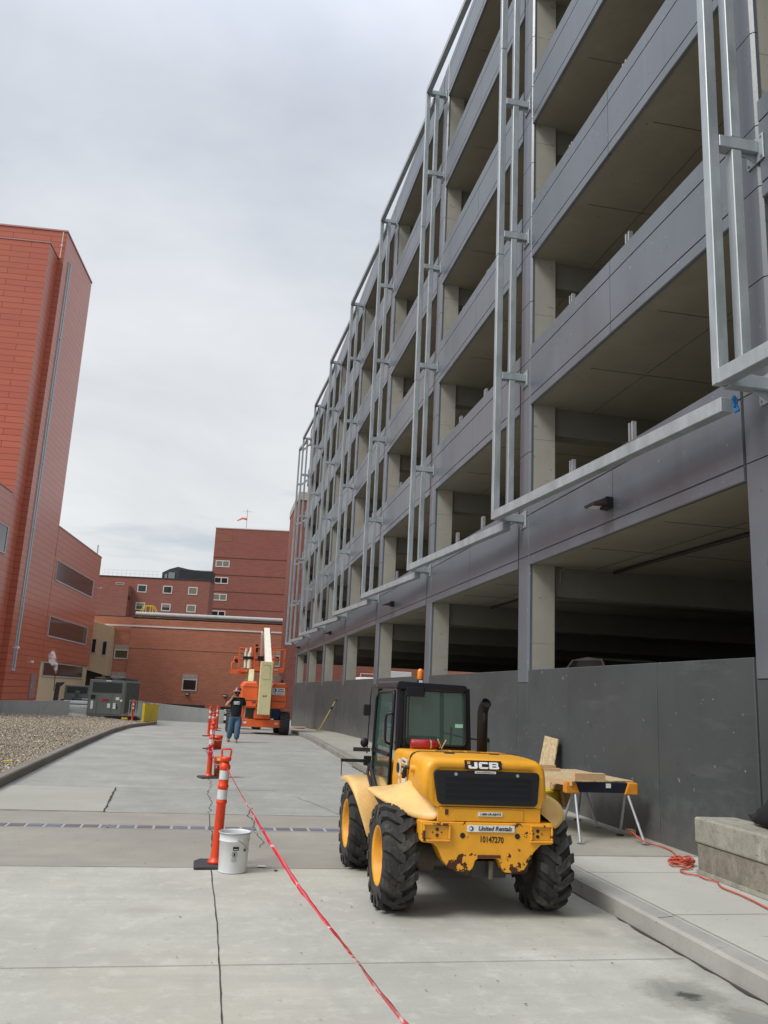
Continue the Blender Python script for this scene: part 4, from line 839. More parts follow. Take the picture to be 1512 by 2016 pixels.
tr = thing('parked_trailer', (14.2, 66, .8), 'plain white box trailer seen through the garage behind the loader cab', 'trailer'); bx(13.6, 15.4, 66, 71, .6, 3.58).build('box', m_white, tr, bevel=.02)
for y in (67, 69.5): MB().cyl((13.55, y, .5), (13.8, y, .5), .45, 16).build('wheel', m_rubber, tr)

# ---------------------------------------------------------------- yellow telehandler
TX, TY = 2.165, 7.0
th = thing('telehandler', (TX, 7.8, 0), 'yellow and black compact telehandler with scuffed paint parked at the kerb', 'telehandler')
YR = 6.60     # rear face of the counterweight
def tread_wheel(xc, yc, side, r=.402, wd=.275):
    x0, x1 = xc - wd / 2, xc + wd / 2; so = 1 if side == 'r' else -1; xo = xc + so * wd / 2; c = (0, yc, r)
    hub = MB().lathe([(xo - so * .11, .001), (xo - so * .11, .07), (xo - so * .135, .075), (xo - so * .135, .16)], (0, yc, r), 'x', 24).cyl((xo - so * .11, yc, r), (xo - so * .05, yc, r), .05, 16)
    for k in range(6): a = k * math.pi / 3; hub.cyl((xo - so * .135, yc + .1 * math.cos(a), r + .1 * math.sin(a)), (xo - so * .115, yc + .1 * math.cos(a), r + .1 * math.sin(a)), .012, 8)
    wh = hub.build('wheel', m_mud if side == 'r' else m_rim, th)
    rm = MB().lathe([(xo - so * .135, .155), (xo - so * .07, .195), (xo - so * .03, .20), (xo - so * .012, .222), (xo - so * .018, .235)], (0, yc, r), 'x', 40)
    xi = xc - so * wd / 2; rm.lathe([(xi + so * .16, .001), (xi + so * .15, .17), (xi + so * .03, .205), (xi + so * .015, .228)], (0, yc, r), 'x', 32); rm.build('rim', m_rim if side == 'l' else m_mud, wh)
    rb = r - .030
    ty = MB().lathe([(x0 + .02, .215), (x0 + .006, .25), (x0, .30), (x0 + .012, rb - .035), (x0 + .04, rb - .008), (xc, rb), (x1 - .04, rb - .008), (x1 - .012, rb - .035), (x1, .30), (x1 - .006, .25), (x1 - .02, .215)], (0, yc, r), 'x', 56)
    nl = 17
    for k in range(nl):
        for sd in (-1, 1):
            a0 = 2 * math.pi * (k + (.5 if sd > 0 else 0)) / nl; pts = []
            # each lug: runs from past the centre line out and back over the shoulder
            path = [(-.022, 0.0), (.042, .10), (.096, .22), (.1365, .27), (.141, .275)]; rr = [rb + .029, rb + .030, rb + .028, rb + .010, rb - .05]
            top, bot = [], []
            for (dx, da), q in zip(path, rr):
                wv = .062
                for sgn, lst in ((-1, top), (1, bot)):
                    a = a0 + da + sgn * wv / 2 / r * 1.15; lst.append(Vector((xc + sd * dx, yc + math.sin(a) * q, r + math.cos(a) * q)))
            tin = [Vector((p.x, yc + (p.y - yc) * .9, r + (p.z - r) * .9)) for p in top]; bin_ = [Vector((p.x, yc + (p.y - yc) * .9, r + (p.z - r) * .9)) for p in bot]
            ty.loft([tin, top, bot, bin_], False); ty.add([top[0], bot[0], bin_[0], tin[0]], [(0, 1, 2, 3)]); ty.add([top[-1], bot[-1], bin_[-1], tin[-1]], [(0, 1, 2, 3)])
    ty.build('tyre', m_rubber, wh)
tread_wheel(1.53, TY, 'l'); tread_wheel(2.80, TY, 'r'); tread_wheel(1.53, 8.66, 'l'); tread_wheel(2.80, 8.66, 'r')
# axles, chassis
ax = MB().cyl((1.75, TY, .40), (2.70, TY, .40), .075, 16).ell((TX, TY, .41), (.17, .16, .16)); ax.build('rear_axle', m_mud, th)
MB().cyl((1.75, 8.66, .40), (2.70, 8.66, .40), .075, 16).ell((TX, 8.66, .41), (.17, .16, .16)).build('front_axle', m_mud, th)
MB().cyl((1.86, TY + .03, .40), (1.70, TY + .03, .40), .13, 16).build('hub_housing', m_mud, th); MB().cyl((2.50, TY + .03, .40), (2.66, TY + .03, .40), .14, 16).build('hub_housing', m_mud, th)
bx(1.95, 2.50, 6.82, 9.2, .34, .66).build('chassis', m_mud, th, bevel=.02); bx(1.85, 2.50, 7.35, 8.3, .28, .60).build('belly_tank', m_darkmetal, th, bevel=.02)
q = MB()
for x in (1.98, 2.05, 2.12, 2.34, 2.42): q.tube([(x, 6.80, .58), (x + random.uniform(-.03, .03), 6.78, .48), (x + random.uniform(-.05, .05), 6.84, .36), (x, 6.95, .33)], .014, 6)
q.build('hoses', m_black, th)
# counterweight casting
cwp = [(1.665, .722), (2.745, .722), (2.750, .714), (2.748, .578), (2.738, .568), (2.645, .562), (2.585, .505), (2.540, .425), (2.50, .365), (2.44, .352), (2.345, .355), (2.325, .385), (2.30, .445), (2.27, .458), (2.13, .458), (2.105, .44), (2.09, .39), (2.06, .362), (1.95, .364), (1.895, .385), (1.845, .44), (1.80, .53), (1.765, .562), (1.675, .572), (1.665, .582)]
cw = MB().prism(cwp, 'y', YR, YR + .20).build('counterweight', m_yelc, th, bevel=.014, segs=3)
for x in (1.675, 2.548):
    lr = MB(); x1 = x + .222 if x < 2 else x + .19
    fr = MB().box(x, x1, YR - .028, YR - .002, .697, .714).box(x, x1, YR - .028, YR - .002, .580, .596).box(x, x + .018, YR - .028, YR - .002, .597, .696).box(x1 - .018, x1, YR - .028, YR - .002, .597, .696)
    f = fr.build('light_recess', chipped('edge_chipped_yellow', (.78, .36, .03), (.09, .028, .015), .50, .53) if x < 2 else m_yelc, cw, bevel=.006)
    bx(x + .02, x1 - .02, YR - .008, YR - .001, .598, .695).build('recess_plate', m_yeld, f)
    xx = x + .115 if x < 2 else x + .065
    for z in (.668, .626): MB().cyl((xx, YR - .012, z), (xx, YR - .0085, z), .0135, 16).build('light_hole', m_rust if x < 2 else m_blk, f)
    for dx in (-.035, .035): MB().cyl((xx + dx, YR - .012, .647), (xx + dx, YR - .0085, .647), .006, 8).build('screw_hole', m_rust, f)
for x in (1.998, 2.447): MB().cyl((x, YR - .004, .625), (x, YR + .002, .625), .021, 20).build('tie_down_hole', m_blk, cw)
# lower casting cheeks (rounded steps either side of the tow pocket)
for sx, cx in ((-1, 2.015), (1, 2.47)):
    MB().lathe([(-.012, .001), (-.012, .075), (0, .088), (.05, .09)], (cx, YR - .004, .43), 'y', 24).build('casting_boss', m_yelc, cw) if False else None
bx(2.12, 2.31, YR - .008, YR - .001, .462, .485).build('worn_lip', m_rust, cw, bevel=.004); MB().cyl((2.25, YR + .05, .30), (2.25, YR + .05, .43), .02, 10).build('tow_pin', m_mud, cw); bx(2.11, 2.39, YR + .1, YR + .18, .30, .42).build('tow_pocket', m_darkmetal, cw)
# name strip and asset number
pl = bx(2.033, 2.421, YR - .010, YR - .0015, .654, .704).build('hire_sign', m_wht, cw)
text('hire_sign_text', 'United Rentals', .047, m_blk, pl, (2.257, YR - .0115, .679), (1, 0, 0), (0, 0, 1), .001, bold=.0008, shear=.25, sx=.98)
MB().cyl((2.066, YR - .0125, .679), (2.066, YR - .0103, .679), .0175, 20).build('logo_ring', plain('navy_ink', (.03, .04, .16), .5), pl); MB().cyl((2.060, YR - .0145, .679), (2.060, YR - .0127, .679), .0095, 16).build('logo_core', m_wht, pl)
text('asset_number', '10147270', .062, m_blk, cw, (2.235, YR - .0015, .595), (1, .0, -.03), (0, 0, 1), .001, bold=.0012, sx=.80)
# panel between counterweight and hood
lp = bx(1.795, 2.648, YR + .02, YR + .2, .723, .832).build('lower_panel', m_yel, th, bevel=.006); bx(1.927, 2.50, YR + .012, YR + .019, .729, .818).build('access_plate', m_yeld, lp, bevel=.003)
ps = bx(2.124, 2.322, YR + .004, YR + .011, .769, .799).build('phone_sticker', m_wht, lp); text('phone_text', '1-800-UR-RENTS', .024, m_blk, ps, (2.223, YR + .0025, .784), (1, 0, 0), (0, 0, 1), .0008, bold=.0006, shear=.2)
bx(1.855, 1.882, YR + .012, YR + .019, .775, .815).build('rust_spot', m_rust, lp, bevel=.008)
# hood: tapering rounded shell
def hoodsec(y, x0t, x1t, zt, x0b, x1b, zb, rc=.075):
    pts = [(x0b, zb), (x0t - .012, zt - .26)]
    for k in range(5): a = math.pi * (1 - k / 8.0); pts.append((x0t + rc + rc * math.cos(a), zt - rc + rc * math.sin(a)))
    for k in range(5): a = math.pi * (.5 - k / 8.0); pts.append((x1t - rc + rc * math.cos(a), zt - rc + rc * math.sin(a)))
    pts += [(x1t + .012, zt - .26), (x1b, zb)]
    return [(x, y, z) for x, z in pts]
rows = [hoodsec(YR + .03, 1.78, 2.585, 1.12, 1.82, 2.60, .836, .05), hoodsec(YR + .005, 1.715, 2.655, 1.155, 1.79, 2.64, .833, .07), hoodsec(YR + .03, 1.685, 2.685, 1.185, 1.78, 2.65, .833, .09), hoodsec(YR + .10, 1.675, 2.695, 1.200, 1.775, 2.655, .833, .10), hoodsec(YR + .30, 1.68, 2.70, 1.207, 1.765, 2.66, .82, .10), hoodsec(YR + .62, 1.70, 2.695, 1.205, 1.75, 2.67, .76, .09)]
hm = MB(); hm.loft(rows, True); hm.add(rows[0], [tuple(range(len(rows[0])))]); hd = hm.build('hood', m_yel, th)
rows = [hoodsec(YR + .625, 1.697, 2.697, 1.203, 1.75, 2.672, .76, .06), hoodsec(7.6, 1.715, 2.69, 1.195, 1.74, 2.68, .70, .05), hoodsec(8.06, 1.745, 2.67, 1.175, 1.745, 2.67, .62, .05)]
hm = MB(); hm.loft(rows, True); hm.add(rows[-1], [tuple(range(len(rows[-1])))]); eb = hm.build('engine_cover', m_yel, th)
seam = MB().tube([(x, y - .001, z + .001) for x, y, z in hoodsec(YR + .622, 1.698, 2.697, 1.2055, 1.75, 2.672, .76, .085)[1:-1]], .004, 6).build('panel_gap', m_blk, hd)
for x, y in ((2.0, 7.02), (2.42, 7.1)): bx(x - .04, x + .04, y, y + .06, 1.2065, 1.214).build('hinge', m_darkmetal, hd)
for r_ in range(3):
    for k in range(3): bx(1.98 + k * .15 + r_ * .03, 2.10 + k * .15 + r_ * .03, 7.42 + r_ * .12, 7.435 + r_ * .12, 1.1955 - r_ * .003, 1.2000 - r_ * .003).build('vent_slot', m_blk, eb)
# rear grille: black rounded trapezoid with louvres
def rpoly(pts, rc, n=5):
    o2 = []; m2 = len(pts)
    for i in range(m2):
        p = Vector(pts[i]); a = (Vector(pts[i - 1]) - p).normalized(); b = (Vector(pts[(i + 1) % m2]) - p).normalized(); s0, s1 = p + a * rc, p + b * rc
        for k in range(n + 1): t = k / n; o2.append(tuple(s0 * (1 - t) ** 2 + p * 2 * t * (1 - t) + s1 * t * t))
    return o2
gp = rpoly([(1.748, 1.108), (2.632, 1.108), (2.612, .848), (1.794, .852)], .042)
gr = MB().prism(gp, 'y', YR - .004, YR + .03).build('rear_grille', Mat('grille_black', .5).col((.006, .0065, .009)), th, bevel=.006)
for k in range(4): z = .90 + k * .045; bx(1.85, 2.555, YR - .010, YR - .005, z, z + .020).build('louvre', m_navy, gr, bevel=.003)
for x in (1.93, 2.441): MB().cyl((x, YR - .010, 1.082), (x, YR - .004, 1.082), .0125, 16).build('latch', m_steel, gr)
ws_ = bx(2.085, 2.26, YR - .008, YR - .0045, 1.091, 1.110).build('web_sticker', m_wht, gr, bevel=.003); text('web_text', 'www.unitedrentals.com', .0155, m_blk, ws_, (2.1725, YR - .0090, 1.1005), (1, 0, 0), (0, 0, 1), .0005, shear=.2)
bg_ = MB().obox((2.155, YR + .004, 1.156), (.305, .012, .068), None, (1, 0, 0), (0, .94, -.34), (0, .34, .94)).build('maker_badge', Mat('badge_black', .35).col((.02, .012, .01)), hd)
def glyph(par, name, polys, ox):
    E1, E2, O_ = Vector((1, 0, 0)), Vector((0, .34, .94)).normalized(), Vector((2.165, YR - .0035, 1.153)); nn3 = E1.cross(E2); mb = MB()
    for pl_ in polys:
        n3 = len(pl_); P_ = [O_ + E1 * (ox + a) + E2 * b for a, b in pl_]; vs = P_ + [p + nn3 * .004 for p in P_]; mb.add(vs, [(i, (i + 1) % n3, n3 + (i + 1) % n3, n3 + i) for i in range(n3)] + [tuple(range(n3)), tuple(range(n3, 2 * n3))])
    return mb.build(name, m_wht, par)
glyph(bg_, 'letter', [[(.030, -.014), (.030, .024), (.055, .024), (.055, -.014)], [(-.012, -.027), (.046, -.027), (.055, -.018), (.055, -.013), (-.020, -.013), (-.020, -.020)], [(-.020, -.0125), (-.020, -.002), (.002, -.002), (.002, -.0125)]], -.115)
glyph(bg_, 'letter', [[(0, -.018), (0, .017), (.024, .017), (.024, -.018)], [(.0005, .0175), (.009, .026), (.069, .026), (.078, .018), (.078, .012), (.0245, .012)], [(.0245, -.013), (.078, -.013), (.078, -.019), (.069, -.027), (.009, -.027), (.0005, -.0185)]], -.048)
glyph(bg_, 'letter', [[(0, -.027), (0, .026), (.024, .026), (.024, -.027)], [(.0245, .014), (.0245, .026), (.068, .026), (.076, .019), (.076, .014)], [(.0245, -.027), (.0245, -.015), (.080, -.015), (.080, -.020), (.072, -.027)], [(.0245, -.0045), (.0245, .0055), (.074, .0055), (.070, 0), (.074, -.0045)], [(.060, .0055), (.060, .0138), (.076, .0138), (.074, .0058)], [(.060, -.0148), (.060, -.0048), (.076, -.0048), (.080, -.0148)]], .038)
MB().obox((2.034, YR + .004, 1.170), (.026, .006, .022), None, (1, 0, 0), (0, .94, -.34), (0, .34, .94)).build('badge_square', m_rim, bg_)
# side decals on the left flank
def flank(name, y0, y1, z0, z1, m_, dx=0): return MB().obox((1.6835 + (y0 + y1 - 14.5) * .0333 - dx, (y0 + y1) / 2, (z0 + z1) / 2), (.008, y1 - y0, z1 - z0), None, (1, -.066, 0), (.066, 1, 0), (0, 0, 1)).build(name, m_, eb)
fs_ = flank('flank_sticker', 7.25, 7.52, 1.085, 1.13, m_wht); mk = flank('model_badge', 7.28, 7.55, .985, 1.06, Mat('brown_badge', .4).col((.05, .025, .015)))
text('model_text', '520-40', .05, m_wht, mk, (1.6860, 7.415, 1.022), (-.066, -1, 0), (0, 0, 1), .001, bold=.001); text('flank_text', 'United Rentals', .03, m_blk, fs_, (1.6850, 7.385, 1.108), (-.066, -1, 0), (0, 0, 1), .0005)
for a, b_, c_, d_, mm_ in ((7.3, 7.5, .92, .97, m_wht), (7.62, 7.70, .84, .93, m_wht), (7.62, 7.70, .76, .80, m_red), (7.62, 7.74, .96, 1.10, m_wht)): flank('small_decal', a, b_, c_, d_, mm_)
MB().cyl((1.694, 7.68, 1.03), (1.700, 7.68, 1.03), .045, 20).build('round_decal', m_blk, eb)
MB().tube([(1.70, 7.22, 1.07), (1.67, 7.23, 1.07), (1.66, 7.25, 1.04), (1.66, 7.27, .98)], .016, 8).build('hood_catch', m_black, eb)
MB().cyl((1.70, YR + .36, 1.085), (1.648, YR + .37, 1.08), .03, 16).build('bump_stop', m_yel, hd)
# fenders
def fender(sg, name):
    X = lambda x: x if sg < 0 else 2 * 2.175 - x
    o0 = [(1.385, 7.50, .845), (1.44, 7.22, .812), (1.53, 6.95, .765), (1.64, 6.76, .715), (1.775, 6.635, .725)]
    o1 = [(1.375, 7.51, .875), (1.43, 7.20, .842), (1.52, 6.93, .80), (1.635, 6.735, .755), (1.80, 6.615, .745)]
    md_ = [(1.50, 7.54, .878), (1.57, 7.18, .868), (1.63, 6.96, .858), (1.71, 6.79, .825), (1.815, 6.64, .80)]
    inn = [(1.80, 7.56, .90), (1.79, 7.25, 1.00), (1.775, 7.04, 1.15), (1.785, 6.86, 1.03), (1.85, 6.70, .88)]
    if sg > 0: md_ = [(x, y, z - .03) for x, y, z in md_]; inn = [(x, y, min(z, .83)) for x, y, z in inn]
    if sg > 0:
        X = lambda x: x
        o1 = [(2.96, 7.5, .80), (3.0, 7.2, .84), (2.99, 6.97, .82), (2.93, 6.78, .75), (2.78, 6.66, .69)]; o0 = [(a - .01, b, c - .03) for a, b, c in o1]
        md_ = [(2.86, 7.5, .87), (2.90, 7.2, .90), (2.89, 6.97, .88), (2.83, 6.80, .82), (2.72, 6.68, .75)]; inn = [(2.69, 7.5, .88), (2.69, 7.2, .90), (2.685, 6.97, .88), (2.67, 6.82, .85), (2.655, 6.70, .80)]
    rows = [[(X(a), b, c) for a, b, c in r_] for r_ in (o0, o1, md_, inn)]
    o = MB().loft(rows, True).build(name, m_cream, th, solid=.022); md = o.modifiers.new('s', 'SUBSURF'); md.levels = 2; md.render_levels = 2; return o
fender(-1, 'rear_fender'); fender(1, 'rear_fender')
def ffender(sg):
    X = lambda x: x if sg < 0 else 2 * 2.165 - x
    sec = []
    prof = [(8.95, .80, 1.37, 1.76), (8.75, .855, 1.37, 1.76), (8.50, .860, 1.37, 1.76), (8.30, .835, 1.372, 1.76), (8.20, .77, 1.40, 1.75), (8.14, .62, 1.45, 1.73), (8.10, .47, 1.50, 1.72), (8.09, .385, 1.53, 1.70)]
    for y, z, a, b in prof: sec.append([(X(a), y, z - .045), (X(a + .004), y, z - .004), (X(a + .04), y - .004, z + .004), (X((a + b) / 2), y - .008, z + .008), (X(b), y, z)])
    o = MB().loft(sec, True).build('front_fender', m_cream, th, solid=.012); md = o.modifiers.new('s', 'SUBSURF'); md.levels = 1; md.render_levels = 2
    MB().loft([[(X(1.525), 8.07, .385), (X(1.71), 8.07, .385)], [(X(1.535), 8.065, .345), (X(1.70), 8.065, .345)]]).build('lower_plate', m_wht, o, solid=.006)
ffender(-1); ffender(1)
# side member and steps between the wheels, hose bundle beside the cab
bx(1.62, 1.80, 7.40, 8.02, .50, .72).build('side_tank', m_yeld, th, bevel=.03, segs=3); bx(1.66, 1.76, 7.36, 7.40, .60, .68).build('tank_cap', m_black, th, bevel=.01)
MB().tube([(1.66, 8.75, .98), (1.60, 8.45, .94), (1.58, 8.1, .82), (1.60, 7.8, .72), (1.66, 7.5, .68)], .022, 8).build('hose_bundle', m_black, th)
MB().tube([(1.63, 8.75, .96), (1.565, 8.45, .91), (1.55, 8.1, .79), (1.58, 7.8, .69), (1.66, 7.5, .65)], .014, 8).build('hose_bundle', m_black, th)
# cab
CX0, CX1, CY0, CY1, CZ = 1.735, 2.49, 8.10, 9.05, 1.795
def cabpost(x0, y0, x1, y1, w_=.05): return MB().bar((x0, y0, .60), (x1, y1, CZ - .06), w_, w_, (0, 1, 0))
MB().bar((1.80, CY0 + .03, .62), (1.80, CY0 + .03, CZ - .03), .07, .06, (0, 1, 0)).build('cab_post', m_navy, th, bevel=.012); MB().bar((CX1 + .01, CY0 + .03, .80), (CX1 - .035, CY0 + .03, CZ - .03), .075, .06, (0, 1, 0)).build('cab_post', m_navy, th, bevel=.012)
MB().bar((1.735, CY1, .62), (1.77, CY1, CZ - .03), .045, .045, (0, 1, 0)).build('cab_post', m_navy, th, bevel=.01); MB().bar((CX1, CY1, .62), (CX1 - .03, CY1, CZ - .03), .045, .045, (0, 1, 0)).build('cab_post', m_navy, th, bevel=.01)
MB().prism(rpoly([(1.735, CZ - .065), (2.462, CZ - .065), (2.450, CZ - .004), (1.76, CZ + .010)], .018), 'y', CY0 - .02, CY1 + .04).build('cab_roof', m_navy, th, bevel=.012)
bx(1.80, 2.47, CY0, CY0 + .05, 1.115, 1.21).build('rear_sill', m_navy, th, bevel=.008)
MB().prism([(1.80, 1.715), (2.44, 1.715), (2.44, 1.735), (1.80, 1.735)], 'y', CY0, CY0 + .04).build('rear_header', m_navy, th)
rg = MB().prism(rpoly([(1.843, 1.728), (2.437, 1.724), (2.455, 1.215), (1.845, 1.22)], .05), 'y', CY0 - .006, CY0 - .001)
rg.build('rear_window', m_cabg, th)
rp = rpoly([(1.838, 1.732), (2.442, 1.728), (2.461, 1.208), (1.840, 1.213)], .06)
MB().tube([(x, CY0 - .008, z) for x, z in rp] + [(rp[0][0], CY0 - .008, rp[0][1])], .013, 6).build('window_seal', m_black, th)
bx(1.835, 2.02, CY0 - .05, CY0 - .009, 1.665, 1.755).build('wiper_motor', m_navy, th, bevel=.01); MB().tube([(1.87, CY0 - .03, 1.67), (1.868, CY0 - .025, 1.45), (1.875, CY0 - .02, 1.25)], .005, 6).build('wiper', m_black, th)
bx(2.345, 2.425, CY0 - .009, CY0 - .0065, 1.385, 1.42).build('glass_sticker', plain('pale_green_sticker', (.3, .6, .48), .5), th)
# left door: frame, glass, lower glass, handle
xl = 1.728
door = MB().tube([(xl + .02, 8.20, CZ - .09), (xl + .02, 8.92, CZ - .10), (xl, 8.99, CZ - .16), (xl - .01, 9.02, 1.1), (xl - .01, 8.95, .68), (xl - .01, 8.25, .68), (xl, 8.19, .75), (xl + .015, 8.17, CZ - .15), (xl + .02, 8.20, CZ - .09)], .016, 8).build('door', m_navy, th)
MB().bar((xl - .004, 8.18, 1.10), (xl - .01, 9.0, 1.10), .05, .03, (0, 0, 1)).build('door_rail', m_navy, door)
MB().add([(xl + .018, 8.2, CZ - .1), (xl + .018, 8.98, CZ - .1), (xl, 9.0, 1.12), (xl, 8.2, 1.12)], [(0, 1, 2, 3)]).build('upper_glass', m_cabg, door, solid=.005)
MB().add([(xl, 8.2, 1.08), (xl, 9.0, 1.08), (xl - .008, 8.95, .70), (xl - .008, 8.22, .70)], [(0, 1, 2, 3)]).build('lower_glass', m_cabg, door, solid=.005)
MB().tube([(xl - .0, 8.15, 1.50), (xl - .055, 8.16, 1.485), (xl - .062, 8.17, 1.44), (xl - .058, 8.18, 1.26), (xl - .05, 8.19, 1.22), (xl - .0, 8.2, 1.20)], .012, 8).build('grab_handle', m_navy, th)
MB().tube([(xl + .03, 9.03, 1.74), (xl - .05, 9.05, 1.74), (xl - .06, 9.05, 1.60), (xl - .07, 9.05, 1.05)], .006, 6).build('mirror_bracket', m_black, th)
bx(xl - .13, xl - .05, 9.04, 9.07, 1.44, 1.56).build('left_mirror', m_black, th, bevel=.01); MB().ell((xl - .10, 9.06, 1.16), (.045, .03, .05), 12, 8).build('work_lamp', m_black, th); bx(xl - .22, xl - .04, 9.02, 9.05, 1.07, 1.11).build('lamp_bracket', m_darkmetal, th); bx(xl - .11, xl - .03, 8.98, 9.02, .93, 1.03).build('left_indicator', m_black, th, bevel=.01)
MB().bar((1.36, 8.9, .985), (1.62, 8.9, .985), .03, .03).bar((1.37, 8.9, .83), (1.37, 8.9, .98), .008, .008).build('indicator_bar', m_black, th)
MB().tube([(2.46, 9.0, 1.30), (2.80, 9.2, 1.24), (3.02, 9.25, 1.22)], .008, 6).build('mirror_arm', m_black, th); rm_ = bx(3.00, 3.09, 9.24, 9.27, 1.07, 1.25).build('right_mirror', m_black, th, bevel=.02, segs=3); bx(3.01, 3.08, 9.232, 9.239, 1.08, 1.20).build('mirror_glass', Mat('mirror', .05, 1).col((.5, .65, .6)), rm_)
# seat, wheel, levers seen through the glass
MB().prism(rpoly([(1.90, 1.00), (2.30, 1.00), (2.30, 1.24), (2.24, 1.285), (1.96, 1.285), (1.90, 1.24)], .03), 'y', 8.30, 8.40).build('seat_back', worn('grey_seat_cloth', (.05, .055, .05), .9), th, bevel=.02); bx(1.90, 2.30, 8.35, 8.72, .86, .96).build('seat', m_black, th, bevel=.03)
MB().lathe([(0, .16), (.012, .172), (.024, .16), (.012, .148), (0, .16)], (2.08, 8.86, 1.17), 'z', 24).build('steering_wheel', m_black, th); MB().cyl((2.08, 8.95, .8), (2.08, 8.87, 1.17), .03, 8).build('steering_column', m_black, th); bx(2.18, 2.42, 8.85, 9.0, .62, 1.12).build('dash', m_black, th, bevel=.02)
MB().tube([(2.40, 8.4, .9), (2.385, 8.38, 1.2), (2.39, 8.37, 1.38)], .012, 6).build('lever', m_black, th); bx(1.77, 2.45, CY0 + .06, CY1, .60, .66).build('cab_floor', m_darkmetal, th)
# beacon, exhaust
bc = MB().cyl((2.065, 8.45, CZ - .01), (2.065, 8.45, CZ + .045), .036, 16, .03).build('beacon_base', m_black, th); MB().lathe([(0, .03), (.02, .033), (.07, .031), (.095, .026), (.105, .012), (.107, .001)], (2.065, 8.45, CZ + .045), 'z', 20).build('beacon', glassy('amber_lens', (.85, .22, .01), .12), th); bx(2.045, 2.08, 8.405, 8.413, CZ + .005, CZ + .035).build('beacon_label', m_wht, bc)
ex = MB(); ep = [(2.497, 7.70, 1.10), (2.497, 7.70, 1.44), (2.497, 7.695, 1.55)]
for k in range(7): a = k / 6 * R(62); ep.append((2.497 + .02 * k / 6, 7.695 - .10 * (1 - math.cos(a)), 1.55 + .10 * math.sin(a)))
ex.tube(ep, .047, 20, caps=False); ex.build('exhaust_pipe', plain('sooty_pipe', (.012, .010, .009), .7, 0, .2), th, solid=.004); MB().cyl(ep[-2], ep[-3], .043, 16).build('exhaust_bore', m_blk, th)
# boom and fork carriage ahead of the cab (mostly hidden by it)
bx(2.50, 2.72, 7.75, 10.0, .76, .98).build('boom', m_yel, th, bevel=.01); bx(2.53, 2.69, 10.0, 10.4, .70, .90).build('boom_nose', m_yel, th, bevel=.01)
bx(1.85, 2.75, 10.42, 10.50, .18, .62).build('fork_carriage', m_black, th, bevel=.01)
for x in (2.0, 2.5): bx(x, x + .1, 10.51, 11.5, .10, .14).build('fork', m_black, th)
bx(1.75, 2.48, 9.06, 9.5, .60, .98).build('front_body', m_yel, th, bevel=.03)
# fire extinguisher lying on the engine cover
fe = thing('fire_extinguisher', (1.99, 7.72, 1.22), 'dark red fire extinguisher lying on the telehandler engine cover', 'extinguisher')
MB().lathe([(0, .001), (.004, .035), (.012, .044), (.22, .044), (.245, .032), (.252, .018), (.275, .016)], (1.815, 7.72, 1.238), 'x', 24).build('bottle', m_red, fe); MB().lathe([(0, .0455), (.014, .0455)], (1.995, 7.72, 1.238), 'x', 24).build('strap', plain('silver_strap', (.5, .48, .42), .35, .8), fe)
MB().tube([(2.09, 7.72, 1.21), (2.115, 7.72, 1.205)], .014, 8).tube([(2.11, 7.72, 1.20), (2.11, 7.72, 1.17)], .008, 6).bar((2.115, 7.72, 1.20), (2.07, 7.70, 1.29), .014, .006).bar((2.115, 7.72, 1.21), (2.15, 7.70, 1.285), .014, .006).build('valve_handle', m_bw, fe)
MB().tube([(2.10, 7.70, 1.21), (2.05, 7.66, 1.185), (1.95, 7.655, 1.18)], .009, 6).build('hose', m_black, fe)

# ---------------------------------------------------------------- skin-modifier figures
def skin(name, joints, edges, mat, parent, loc, root=0, sub=2):
    me = bpy.data.meshes.new(name); names = list(joints); idx = {n: i for i, n in enumerate(names)}; org = Vector(ORG[parent.name])
    me.from_pydata([Vector(joints[n][0]) + Vector(loc) - org for n in names], [(idx[a], idx[b]) for a, b in edges], [])
    o = bpy.data.objects.new(name, me); COL.objects.link(o); o.parent = parent; ORG[o.name] = tuple(org)
    md = o.modifiers.new('skin', 'SKIN'); md.use_smooth_shade = True
    if not me.skin_vertices: me.attributes
    sv = me.skin_vertices
    if len(sv) == 0:
        bm = bmesh.new(); bm.from_mesh(me); bm.verts.layers.skin.verify(); bm.to_mesh(me); bm.free(); sv = me.skin_vertices
    for n in names:
        r = joints[n][1]; r = (r, r) if isinstance(r, (int, float)) else r; sv[0].data[idx[n]].radius = r; sv[0].data[idx[n]].use_root = (idx[n] == root)
    s = o.modifiers.new('sub', 'SUBSURF'); s.levels = sub; s.render_levels = sub
    me.materials.append(mat.m); return o
